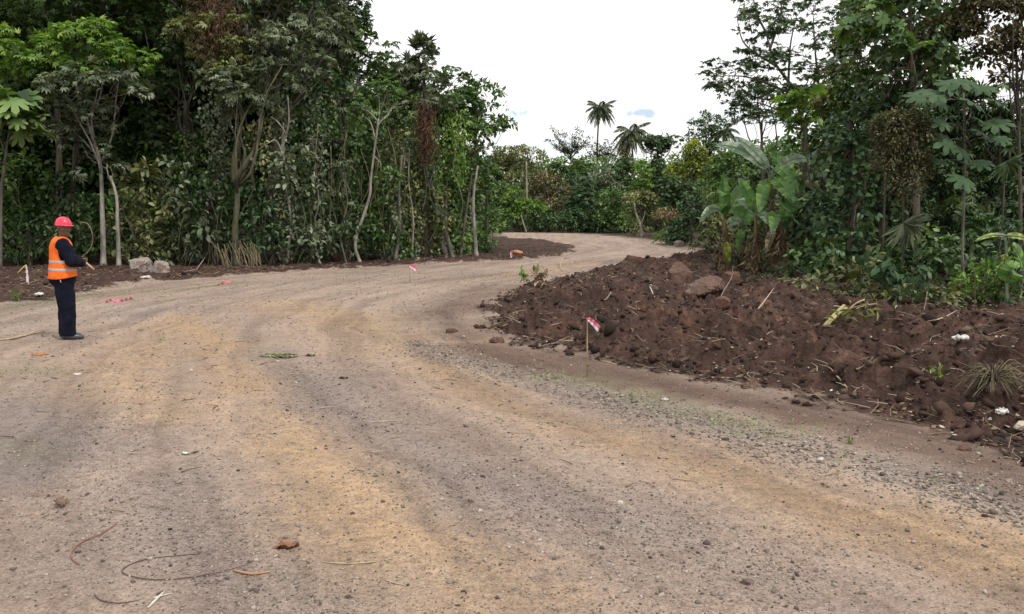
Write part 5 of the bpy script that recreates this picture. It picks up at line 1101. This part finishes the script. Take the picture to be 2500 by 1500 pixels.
    # reflective bands: thin shells of the same form
    for z0, lab in ((1.095, 'r'), (.985, 'r')):
        b = Field((-.37, -.37, z0 - .04), (.35, .37, z0 + .06), .006)
        b.cap((lx + .0, 0, .87), (lx - .005, 0, 1.30), .2115, .1695, .03, (.90, 1.22, 1)); b.wrinkle(.007, 10, 15).wrinkle(.004, 24, 16); b.cut(b.Z - (z0 - .003 + .01 * np.sin(b.Y * 7))); b.cut((z0 + .042 + .01 * np.sin(b.Y * 7)) - b.Z)
        b.build('reflective_band', plain('reflective_tape', (.34, .34, .35), (.45, .45, .46), 30, .35), o)
    # hard hat: dome, ridge, peak
    h = Field((-.30, -.30, 1.54), (.30, .30, 1.80), .005); c = hc + np.array([0, 0, .045])
    h.ell(c, (.122, .103, .118), 0, ha); h.cap(H(-.1, 0, .135), H(.08, 0, .14), .012, .012, .012); h.cap(H(-.09, .035, .125), H(.07, .035, .13), .007, .007, .012); h.cap(H(-.09, -.035, .125), H(.07, -.035, .13), .007, .007, .012)
    h.cut(h.Z - (c[2] - .012)); x = (h.X - c[0]) * cos(ha) + (h.Y - c[1]) * sin(ha); y = -(h.X - c[0]) * sin(ha) + (h.Y - c[1]) * cos(ha)
    brim = np.maximum(np.sqrt(((x - .028) / 1.2) ** 2 + y ** 2) - .112, np.abs(h.Z - (c[2] - .004 - .10 * np.clip(x - .06, 0, 1))) - .004); h._u(brim, .006)
    h.build('hard_hat', plain('helmet_red', (.66, .025, .07), (.74, .045, .10), 5, .38), root)
    # shoes
    for sy in (1, -1):
        s = Field((-.16, sy * .12 - .08, -.01), (.22, sy * .12 + .08, .14), .005); s.cap((-.07, sy * .11, .055), (.10, sy * .125, .038), .044, .040, .02, (1, 1, 1)); s.cap((.08, sy * .12, .036), (.15, sy * .13, .034), .042, .030, .02); s.cut(s.Z - .004)
        s.build('shoe', plain('shoe_leather', (.035, .035, .045), (.06, .06, .07), 20, .4), root)
    mb = MB(); mb.tube(curve([(lx - .06, -.205, .88), (lx - .055, -.215, .84), (lx - .05, -.205, .825)], 4), .006, 5); mb.build('white_tag', plain('white_cord', (.6, .6, .58)), root)
    rz = np.array([[cos(HD), -sin(HD), 0], [sin(HD), cos(HD), 0], [0, 0, 1]])
    W = lambda p: org + rz @ np.array(p)
    mb = MB(); P = [W((lx + .16, .06, 1.17)), W((lx + .30, -.01, 1.085)), W((lx + .395, -.07, .985))]; mb.tube(np.array(P), [.013, .014, .013], 8); o = mb.build('wooden_stick', plain('peeled_wood', (.45, .30, .19), (.58, .42, .28), 14, .7), None, True, P[1]); o.location = P[1]
    tag(o, 'short peeled wooden stick held in the hands of the worker', 'stick')
    s = Field((-.08, -.08, -.09), (.08, .08, .09), .005); s.ell((0, 0, .01), (.04, .035, .05)); s.cap((0, .0, 0), (-.02, 0, -.055), .02, .03, .02); s.wrinkle(.014, 30, 3)
    o = s.build('red_cloth', plain('red_cloth', (.62, .02, .03), (.72, .06, .07), 20, .7)); o.location = W((lx - .055, .325, 1.20)); tag(o, 'bunched red cloth tucked under the left arm of the worker', 'cloth')
person()

# ------------------------------------------------------------------ marker stakes
pinkm = islandmat('tape_pink', [(0, (.80, .10, .20)), (1, (.85, .25, .36))], .4, 26)
whitem = plain('tape_white', (.75, .62, .66), (.82, .75, .78), 40, .4)
def ribbon(P, w0, side, name, mat, parent, org, n=None):
    P = np.asarray(P, float); side = np.asarray(side, float); k = len(P); t = np.linspace(0, 1, k)[:, None]; rs = nrs()
    off = np.array([0, .012, 0]) * np.sin(t * 17) ; V = []
    for j, a in enumerate((-1, -.33, .33, 1)): V.append(P + side * w0 * a * (.5 + .5 * t) + off * (1 if j % 2 else -1) - org)
    V = np.vstack(V); i = np.arange(k - 1); F = np.vstack([np.stack([j * k + i, j * k + i + 1, (j + 1) * k + i + 1, (j + 1) * k + i], -1) for j in range(3)])
    F2 = F[:, ::-1] + len(V); V2 = V + np.array([0, .0012, 0]); return mesh_obj(name, np.vstack([V, V2]), [np.vstack([F, F2])], mat, parent, True)
def stake(label, foot, top, Y, tape, r, mat='stakewood', Yf=None):
    f = at(foot[0], foot[1], Y); z = gz(f[0], f[1]); org = np.array([f[0], f[1], z]); tp = at(top[0], top[1], Y); root = thing('marker_stake', label, 'stake', tuple(org)); mb = MB(); mb.tube([org - [0, 0, .04], (org * .5 + tp * .5), tp], [r, r, r * .9], 7); mb.build('rod', M[mat], root, True, org)
    if tape:
        mb = MB(); mb.tube([tp - [0, 0, .03], tp - [0, 0, .015], tp], [r * 1.7, r * 2, r * 1.5], 7); mb.build('tape_knot', plain('tape_red', (.75, .05, .07)), root, True, org)
        a, b, c = [at(x, y, Y - .02) for x, y in tape]; P = curve([a, b, c], 7); k = Y / FOC * (.62 if Y > 12 else .85)
        ribbon(P, 9 * k, (.55, 0, .8), 'tape', pinkm, root, org); ribbon(P + [-.2 * 9 * k, -.02, -.5 * 9 * k], 4 * k, (.55, 0, .8), 'tape', whitem, root, org)
stake('thin stake with pink and white tape standing before the dark soil in the foreground', (1433, 925), (1434, 777), 9.0, [(1436, 778), (1448, 788), (1462, 804)], .0065)
stake('small stake with pink flag beside the left side of the distant road', (1002, 694), (999, 648), 24.0, [(1001, 648), (1008, 652), (1017, 658)], .010)
stake('small stake with red tape at the far side of the road before the dirt infield', (1248, 642), (1248, 615), 39, [(1247, 614), (1248, 622), (1249, 630)], .014)
# bent yellow stalk with hanging tape at the left
b = gp3(68, 700); org = b.copy(); root = thing('marker_stake', 'bent yellow stalk with pinkish-white tape hanging down, left of the worker', 'stake', tuple(org)); Y = b[1]
mb = MB(); mb.tube(curve([at(70, 700, Y), at(68, 672, Y), at(64, 648, Y)], 6), .012, 6); mb.tube(curve([at(64, 648, Y), at(54, 656, Y), at(43, 668, Y)], 6), np.linspace(.02, .012, 11), 6); mb.build('stalk', plain('yellow_stalk', (.55, .42, .10), (.65, .55, .2)), root, True, org)
ribbon(curve([at(64, 652, Y - .05), at(66, 664, Y - .05), at(67, 690, Y - .05)], 6), .03, (1, 0, 0), 'tape', whitem, root, org)
def flat_tape(label, pts, wd):
    P = [gp3(*p) + [0, 0, .03] for p in pts]; P = curve(P, 7); P[:, 2] += .02 * np.sin(np.arange(len(P)) * 1.7); o = ribbon(P, wd, (.2, 1.0, .5), 'plastic_tape', pinkm, None, P[0]); o.location = P[0]; tag(o, label, 'plastic tape')
flat_tape('strip of pink plastic tape lying on the road behind the worker', [(256, 742), (272, 736), (290, 739), (310, 735), (328, 732)], .045)
flat_tape('small scrap of pink plastic tape on the grassy verge beyond the road', [(530, 699), (545, 694), (560, 692)], .05)

# ------------------------------------------------------------------ boulders and stones
def boulder(name, label, px, py, Y, r, mat, seed, planes=9, rot=0, lift=0, rough=.05, cat='boulder'):
    """px,py: centre in the photo"""
    c = gp3(px, py, r[2] * .42); c = c + [0, 0, r[2] * .42]; R0 = max(r) * 1.4; s = Field((-R0,) * 3, (R0,) * 3, R0 / 42); rs = np.random.RandomState(seed); d = np.sqrt((s.X / r[0]) ** 2 + (s.Y / r[1]) ** 2 + (s.Z / r[2]) ** 2); s.D = (d - 1) * min(r)
    for q in range(planes):
        n = rdir(rs, 1)[0]; n[2] = abs(n[2]) - .2; n /= np.linalg.norm(n); e = np.linalg.norm(n * np.array(r)) * rs.uniform(.56, .84); s.D = np.maximum(s.D, s.X * n[0] + s.Y * n[1] + s.Z * n[2] - e)
    m_ = max(r); s.wrinkle(rough * m_, 2.2 / m_, seed).wrinkle(rough * .6 * m_, 6 / m_, seed + 3).wrinkle(rough * .4 * m_, 14 / m_, seed + 5).wrinkle(rough * .2 * m_, 30 / m_, seed + 7)
    o = s.build(name, mat); o.location = tuple(c + [0, 0, lift]); o.rotation_euler = (0, rot, 0); return tag(o, label, cat)
def rockmat(name, a, b, soil=.5):
    m, n, l, p, out = newmat(name); t = n.new('ShaderNodeTexCoord'); g = n.new('ShaderNodeNewGeometry'); sp = n.new('ShaderNodeSeparateXYZ'); l.new(g.outputs['Normal'], sp.inputs[0])
    f = noise(n, l, 5, 6, t.outputs['Object'], .7); f2 = noise(n, l, 2.2, 4, t.outputs['Object']); c = ramp(n, l, f, [(.35, a), (.65, b)])
    c = mixc(n, l, nmath(n, l, 'MULTIPLY', nmath(n, l, 'GREATER_THAN', f2, .56 - soil * .12), .75), c, (.10, .05, .035)); l.new(c, p.inputs['Base Color']); p.inputs['Roughness'].default_value = .85
    bp = n.new('ShaderNodeBump'); bp.inputs['Strength'].default_value = 1; bp.inputs['Distance'].default_value = .03; l.new(f, bp.inputs['Height']); l.new(bp.outputs[0], p.inputs['Normal']); return m
rk1, rk2, rk3 = rockmat('rock_brown', (.07, .042, .031), (.21, .14, .105), .9), rockmat('rock_grey', (.18, .15, .13), (.34, .29, .25), .1), rockmat('rock_soiled', (.09, .045, .03), (.16, .085, .06), .9)
boulder('boulder', 'big angular brown boulder sitting on the dark soil, left of the flat slab', 1657, 674, 22.8, (.43, .40, .36), rk1, 3)
boulder('boulder', 'low slanting grey-brown slab of rock just right of the big boulder', 1722, 708, 21.4, (.46, .40, .20), rk1, 9, 12, -.28, rough=.07)
boulder('boulder', 'rounded soil-crusted boulder behind and right of the slanting slab', 1788, 680, 22.2, (.30, .30, .20), rk3, 12, 5)
boulder('stone', 'fist-like reddish lump right below the slanting slab', 1764, 747, 18.9, (.14, .13, .12), rk3, 15, 5, cat='stone')
boulder('boulder', 'brownish boulder at the forest foot, left one of the pair', 342, 650, 30.5, (.42, .4, .36), rk2, 21, 7)
boulder('boulder', 'paler slanting boulder at the forest foot, right one of the pair', 392, 657, 29.6, (.36, .4, .26), rk2, 26, 7, .15)
boulder('boulder', 'small soil-red boulder under the forked tree canes', 665, 636, 33.5, (.24, .3, .26), rk3, 31, 5)
boulder('boulder', 'small brownish boulder at the foot of the middle left forest', 822, 630, 34.5, (.26, .3, .24), rk3, 34, 5)
boulder('stone', 'pale round stone among the rubble near the road bend', 1655, 598, 52, (.42, .4, .26), rk2, 41, 4, cat='stone')
boulder('stone', 'greyish stone right of the pale round one by the road bend', 1700, 600, 48, (.35, .3, .22), rk2, 43, 4, cat='stone')
boulder('stone', 'reddish-brown stone on the gravel at the lower right soil edge', 2355, 1094, 6.1, (.055, .05, .04), rk1, 51, 5, cat='stone')
boulder('stone', 'dark pointed stone lying on the grey wheel path, bottom right', 1826, 1423, 3.83, (.03, .022, .02), rockmat('rock_dark', (.09, .07, .06), (.16, .13, .11), .2), 55, 7, cat='stone')
boulder('stone', 'pale tan stone at the right edge of the gravel strip', 2492, 1052, 6.65, (.06, .05, .04), rockmat('rock_tan', (.4, .33, .25), (.52, .45, .36), 0), 58, 4, cat='stone')
boulder('stone', 'small pale pebble in the middle of the grey wheel path', 1516, 1228, 5.0, (.022, .018, .012), rockmat('rock_pale', (.42, .38, .34), (.55, .5, .46), 0), 61, 4, cat='stone')
# white scraps
scrap = plain('white_scrap', (.42, .41, .37), (.62, .61, .57), 20, .6)
def torn(name, label, px, py, s, mat=scrap, cat='scrap', thick=.3, seed=1):
    g = gp3(px, py); s = s * .75; f = Field((-s * 1.3,) * 3, (s * 1.3,) * 3, s / 14); f.ell((0, 0, 0), (s, s * .7, s * thick), 0); f.cap((-s * .6, 0, 0), (s * .5, s * .3, s * thick), s * .3, s * .16, s * .2); f.wrinkle(s * .22, 2.6 / s, seed).wrinkle(s * .1, 7 / s, seed + 2); o = f.build(name, mat); o.location = tuple(g + [0, 0, s * thick * .7]); return tag(o, label, cat)
torn('white_scrap', 'white crumpled scrap on the soil in front of the left boulder pair', 356, 680, .15, seed=3)
torn('white_scrap', 'white leafy scrap on the soil left of the worker', 95, 722, .12, seed=5)
torn('white_scrap', 'crumpled pale scrap with green bits at the right edge of the soil heap', 2445, 1018, .06, seed=7, thick=.6)
torn('white_scrap', 'smooth white scrap beside the crumpled pale one at the right', 2418, 1027, .045, seed=9)
torn('white_scrap', 'white scrap on the road near the left edge', 190, 915, .05, seed=11, thick=.15)
torn('white_scrap', 'white leaf scrap on the gravel, lower right', 2004, 1124, .028, seed=13, thick=.35)
torn('white_scrap', 'pale scrap below the foreground stake on the gravel', 1624, 977, .035, seed=15, thick=.2)
torn('white_scrap', 'bunch of white torn roots on the soil at the right', 2345, 835, .10, seed=17, thick=.3)
torn('brown_husk', 'flat orange-brown husk on the left of the road', 98, 868, .09, plain('husk', (.30, .13, .05), (.40, .2, .09), 20, .7), 'husk', .2, 19)

# ------------------------------------------------------------------ sticks, roots and leaves lying about
stickm = plain('stick_pale', (.30, .22, .15), (.50, .40, .29), 18, .8); stickd = plain('stick_dark', (.06, .035, .025), (.13, .08, .055), 18, .85)
def ground_stick(name, label, pts, r, mat, cat='stick', lift=None, ends=.5, branches=()):
    r = r * .72
    P = [gp3(*p[:2]) + [0, 0, r + (p[2] if len(p) > 2 else .002)] for p in pts]; org = P[0].copy(); Q = curve(P, 7); n = len(Q)
    mb = MB().tube(Q, r * (ends + (1 - ends) * np.sin(np.linspace(.25, pi * .95, n))), 6, True, .2, nrs())
    for b_ in branches: q = curve([gp3(*p[:2]) + [0, 0, r + (p[2] if len(p) > 2 else .002)] for p in b_], 5); mb.tube(q, np.linspace(r * .7, r * .3, len(q)), 5)
    o = mb.build(name, mat, None, True, org); o.location = org; return tag(o, label, cat)
ground_stick('dry_vine', 'thin dark dry vine lying in a long open loop, bottom left', [(490, 1356), (420, 1362), (350, 1372), (302, 1392), (310, 1408), (380, 1418), (470, 1412), (560, 1394), (618, 1374)], .0036, stickd, 'vine')
ground_stick('dry_vine', 'reddish curved dry vine in the lower left corner', [(285, 1282), (250, 1305), (205, 1325), (177, 1348), (176, 1368), (195, 1383)], .006, plain('vine_red', (.16, .07, .045), (.25, .12, .08), 20), 'vine')
ground_stick('dry_vine', 'dark curved twig at the bottom edge, left', [(230, 1452), (245, 1468), (290, 1476), (340, 1470)], .004, stickd, 'vine')
ground_stick('twig', 'long straight pale twig in the foreground left of centre', [(788, 1376), (850, 1380), (910, 1375), (960, 1368)], .005, stickm, branches=[((900, 1376), (935, 1370), (958, 1376))])
ground_stick('twig', 'short orange-brown twig under the dry leaf', [(570, 1398), (600, 1404), (622, 1406), (662, 1400)], .009, plain('bark_chip', (.28, .14, .07), (.42, .25, .14), 16))
ground_stick('twig', 'thin pale forked twig in the middle of the road', [(888, 1033), (940, 1031), (985, 1028)], .0055, stickm, branches=[((930, 1032), (960, 1036), (978, 1034))])
ground_stick('twig', 'pale splinters crossing at the bottom edge left', [(362, 1490), (380, 1470), (400, 1450)], .008, plain('splinter', (.5, .45, .38), (.6, .55, .48), 16), branches=[((375, 1466), (400, 1458), (420, 1455))])
ground_stick('twig', 'two short pale twigs crossing by the bottom centre left', [(938, 1418), (965, 1428), (992, 1434)], .0035, stickm, branches=[((992, 1432), (975, 1446), (968, 1454)), ((950, 1420), (955, 1434), (950, 1440))])
ground_stick('branch', 'pale snapped branch at the left edge of the road by the worker', [(-10, 834), (30, 830), (70, 820), (110, 812)], .022, stickm, 'branch', branches=[((60, 824), (90, 812), (122, 806))])
ground_stick('branch', 'grey bare root lying over the slanting slab', [(1788, 680, .30), (1786, 700, .22), (1770, 722, .12), (1754, 738)], .014, plain('root_grey', (.2, .16, .13), (.3, .25, .2), 16), 'root')
ground_stick('branch', 'pale stick leaning out of the soil left of the cut banana stalks', [(1844, 772), (1862, 754, .05), (1888, 727, .15)], .016, stickm, 'branch')
ground_stick('branch', 'tan stick poking from the soil edge in the middle of the heap', [(2010, 912), (2042, 930), (2068, 952)], .012, stickm, 'branch', branches=[((2042, 930), (2025, 918, .04), (2000, 905, .05))])
ground_stick('branch', 'straight pale stick on top of the soil at the right', [(2262, 798), (2300, 788, .05), (2336, 778, .12)], .012, stickm, 'branch')
ground_stick('branch', 'thin grey stick with a green leaf at its end on the soil', [(2062, 912), (2100, 908, .03), (2130, 903, .05)], .008, stickm, 'branch')
ground_stick('branch', 'long bowed twig over the dark soil near the right edge', [(2390, 836, .1), (2425, 868, .08), (2460, 880, .05), (2510, 892)], .010, stickd, 'branch')
ground_stick('branch', 'thin straight twig slanting down the soil at the right', [(2318, 905), (2345, 920, .04), (2368, 930)], .007, stickm, 'branch')
ground_stick('branch', 'short pale stick leaning in the middle of the left soil heap', [(1474, 744), (1482, 738, .04), (1492, 730, .08)], .014, stickm, 'branch')
ground_stick('branch', 'white stub of wood standing in the soil left of the big boulder', [(1598, 730), (1592, 722, .05), (1586, 715, .10)], .018, plain('wood_white', (.5, .42, .34), (.6, .52, .44), 10), 'branch')
ground_stick('root', 'curled pale root arching over the soil crest near the road', [(1374, 664), (1368, 655, .12), (1376, 648, .25), (1392, 650, .26), (1402, 660, .08)], .028, stickm, 'root')
ground_stick('branch', 'dead fallen branch by the forest foot right of the boulder pair', [(480, 660), (495, 650, .15), (520, 630, .45), (556, 622, .5)], .024, stickm, 'branch', branches=[((480, 660), (455, 664), (448, 666)), ((520, 630, .45), (545, 636, .3), (565, 634, .3)), ((470, 664), (490, 668), (498, 670))])
ground_stick('branch', 'arched bare branch in front of the bushes left of the cane stubble', [(375, 612, .2), (400, 603, .7), (430, 612, .5), (445, 640, .1)], .024, plain('branch_tan', (.2, .15, .09), (.33, .27, .18), 12), 'branch')
mb = MB(); P = curve([at(196, 542, 31), at(215, 548, 31), at(226, 575, 31), at(222, 605, 31), at(204, 625, 31), at(190, 632, 31)], 6); mb.tube(P, .019, 6); o = mb.build('arched_liana', M['bamboo'], None, True, P[-1]); o.location = P[-1]; tag(o, 'pale liana bent in an arc just right of the worker', 'vine')
mb = MB(); P = curve([at(128, 578, 31), at(108, 592, 31), at(92, 612, 31), at(85, 632, 31)], 6); mb.tube(P, .015, 6); o = mb.build('arched_liana', M['barkmoss'], None, True, P[-1]); o.location = P[-1]; tag(o, 'brown bowed liana sloping to the ground just left of the worker', 'vine')
# upright twigs in the soil
for lab, px, y0, y1, Y, mt in (('thin upright twig left of the big boulder, taller of two', 1577, 700, 632, 24, stickd), ('thin upright twig left of the big boulder, shorter of two', 1562, 700, 645, 24, stickd), ('dark upright twig in the soil in front of the thicket', 1996, 780, 665, 16.5, stickd), ('tall upright twig in the soil below the light green creeper heap', 2378, 775, 655, 15, stickd), ('short leaning twig in the soil right of the fern', 2252, 765, 712, 15.6, stickm)):
    a = at(px, y0, Y); a[2] = gz(a[0], a[1]) - .03; b = at(px + (12 if 'leaning' in lab else 2), y1, Y); mb = MB().tube(curve([a, (a + b) / 2 + [.01, 0, 0], b], 5), np.linspace(.010, .006, 9), 6); o = mb.build('upright_twig', mt, None, True, a); o.location = a; tag(o, lab, 'twig')
# cut banana stalks
def cut_stalks():
    rs = nrs(); g = gp3(2050, 795); root = thing('cut_stalks', 'heap of cut yellowish banana stalks and torn blades on the soil below the thicket', 'plant waste', tuple(g)); mb = MB()
    for (a, b, r) in (((2012, 802), (2072, 762), .026), ((2018, 806), (2066, 776), .022), ((2070, 764), (2110, 752), .011), ((2050, 775), (2120, 770), .009), ((2010, 785), (2022, 806), .009), ((2060, 766), (2034, 782), .009), ((2090, 756), (2140, 764), .008)):
        p, q = gp3(*a), gp3(*b); L = np.linalg.norm(q[:2] - p[:2]); q = p + (q - p) * min(1, 1.1 / L); zz = max(gz(*q[:2]), gz(*((p + q) / 2)[:2])); p[2] += r; q[2] = zz + r + .10; mb.tube(curve([p, (p + q) / 2 + [0, 0, .02], q], 4), r, 6)
    mb.build('stalks', plain('cut_stalk', (.26, .22, .09), (.42, .36, .18), 14, .6), root, True, g)
    c = gp3(2085, 778) + [0, 0, .08]; P = c + rs.normal(0, 1, (30, 3)) * [.26, .15, .035]; V, F = place('strip', P, rdir(rs, 30) * [1, 1, .3], rdir(rs, 30) * .4 + [0, 0, 1], .17); mesh_obj('foliage', V - g, F, M['olive'], root)
cut_stalks()
# leaf lying on the road, dry leaf, weeds
def lying_leaf(name, label, p0, p1, n, L, mat, cat='leaf'):
    rs = nrs(); a, b = gp3(*p0), gp3(*p1); root = thing(name, label, cat, tuple(a)); t = np.linspace(0, 1, n)[:, None]; P = a * (1 - t) + b * t + [0, 0, .014]; d = (b - a) / np.linalg.norm(b - a); s = np.cross(d, [0, 0, 1.0]); ps = []
    for k in (1, -1): ps.append(place('ovate', P, s * k + d * .7 + rs.normal(0, .15, (n, 3)) * [1, 1, .2], np.tile([0, 0, 1.0], (n, 1)) + rs.normal(0, .25, (n, 3)), L * np.sin(t[:, 0] * pi * .85 + .35)))
    V, F = merge(ps); mesh_obj('leaflets', V - a, F, mat, root); mb = MB(); mb.tube(P[[0, n // 2, n - 1]], .004, 5); mb.build('midrib', stickm, root, True, a)
lying_leaf('fallen_frond', 'green compound leaf lying flat in the middle of the road', (632, 871), (730, 872), 16, .17, M['olive'])
def dry_leaf(label, px, py, s, mat, rz=0):
    g = gp3(px, py); u = np.linspace(-1, 1, 13); U, W_ = np.meshgrid(u, u, indexing='ij'); w_ = np.cos(U * pi / 2 * .96) ** .6 * .55 * (1 + .25 * np.sin(U * 9)); x = U; y = W_ * w_; z = .35 * (W_ ** 2) * w_ * 1.3 + .12 * np.sin(U * 5 + W_ * 3) + .06 * np.sin(U * 13) * W_ + .16
    V = np.stack([x, y, z], -1).reshape(-1, 3) * s; i = np.arange(12)[:, None] * 13; j = np.arange(12)[None]; F = np.stack([i + j, i + 13 + j, i + 14 + j, i + 1 + j], -1).reshape(-1, 4)
    V2 = V + [0, 0, .0015]; root = thing('dry_leaf', label, 'leaf', tuple(g), rz); mesh_obj('blade', np.vstack([V, V2]), [np.vstack([F[:, ::-1], F + len(V)])], mat, root, True); MB().tube(curve([(-s, 0, .16 * s), (-s * 1.35, .1 * s, .06 * s), (-s * 1.7, .3 * s, .03 * s)], 4), s * .03, 5).build('leaf_stalk', stickd, root, True)
dry_leaf('curled rusty brown dry leaf in the foreground, bottom left', 700, 1340, .062, plain('dry_leaf_rust', (.13, .045, .022), (.28, .12, .06), 22, .6), .3)
dry_leaf('small olive curled leaf standing on the road, left of centre', 476, 1106, .03, plain('dry_leaf_olive', (.14, .12, .05), (.22, .2, .1), 30, .6), 1.0)
dry_leaf('flat white-backed leaf beside the small olive curled leaf', 452, 1112, .032, plain('leaf_white', (.6, .6, .5), (.7, .7, .6), 30, .6), .2)
dry_leaf('crumpled dark brown leaf on the road at the lower left', 150, 1232, .06, plain('dry_leaf_dark', (.10, .055, .035), (.2, .12, .08), 30, .7), 2.2)
dry_leaf('small dark dry leaf in the middle of the road', 838, 926, .05, plain('dry_leaf_dark2', (.07, .045, .035), (.14, .1, .07), 30, .7), .1)
dry_leaf('dark crumpled leaf right of the green compound leaf', 757, 871, .06, plain('dry_leaf_green', (.05, .06, .025), (.12, .13, .05), 30, .7), .1)
def weed(label, px, py, n, L, mat='bright', kind='ovate', spread=.5, up=.9):
    rs = nrs(); g = gp3(px, py); root = thing('weed', label, 'weed', tuple(g)); mb = MB(); P = []
    for i in range(5):
        e = np.array([rs.uniform(-1, 1) * spread, rs.uniform(-1, 1) * spread * .6, up]) * L; mb.tube(curve([(0, 0, -.01), e * .5 + rs.normal(0, .01, 3), e], 4), .003, 4); t = rs.uniform(.2, 1, n // 5)[:, None]; P.append(e * t)
    P = np.vstack(P); N = len(P); mb.build('stem', M['olive'], root); V, F = place(kind, P, rdir(rs, N) + [0, 0, .3], np.tile([0, 0, 1.0], (N, 1)) + rs.normal(0, .3, (N, 3)), L * .42 * rs.uniform(.6, 1.2, N)); mesh_obj('leaves', V, F, M[mat], root)
weed('bright green weed sprouting at the left tip of the soil heap', 1280, 690, 40, .38)
weed('yellow-green seedling on the soil near the lower right', 2290, 930, 20, .16, 'yellow')
weed('small green weed at the top of the soil heap by the road', 1310, 668, 25, .30)
weed('dusty broken plant with pale leaves at the left tip of the soil heap', 1320, 705, 50, .45, 'dry')
weed('low green weed on the gravel, lower right', 2075, 1085, 15, .06)
weed('small green weed on the left soil band near the picture edge', 42, 735, 30, .22)
def grass_tuft(label, px, py, L, n, mat):
    rs = nrs(); g = gp3(px, py); mb = MB()
    for i in range(n):
        a = rs.rand() * 2 * pi; e = np.array([cos(a), sin(a) * .8, rs.uniform(-.25, .7)]) * L * rs.uniform(.5, 1.1); mb.tube(curve([(0, 0, .08), e * .5 + [0, 0, .12 * rs.rand() + .05], e], 4), np.linspace(.005, .002, 7), 4)
    o = mb.build('uprooted_tuft', mat); o.location = tuple(g + [0, 0, .12]); tag(o, label, 'grass tuft')
grass_tuft('uprooted shaggy grass tuft with hanging dry roots at the right end of the soil heap', 2420, 985, .34, 170, islandmat('tuft', [(0, (.05, .035, .025)), (.5, (.12, .09, .06)), (.85, (.22, .19, .12)), (1, (.2, .25, .1))], .8))
boulder('soil_clod', 'small dark clod alone on the road left of the soil tip', 1102, 810, 13.0, (.09, .07, .045), rk3, 71, 2, cat='clod', rough=.12)
boulder('soil_clod', 'flattened dark clod beside the soil edge below the left tip', 1215, 833, 11.9, (.11, .09, .045), rk3, 73, 2, cat='clod', rough=.12)
boulder('cut_log', 'short orange-tan log chunk lying before the dirt infield', 1262, 617, 40.5, (.32, .16, .13), plain('log_orange', (.35, .13, .05), (.5, .25, .12), 10, .7), 77, 3, cat='log', rough=.08)
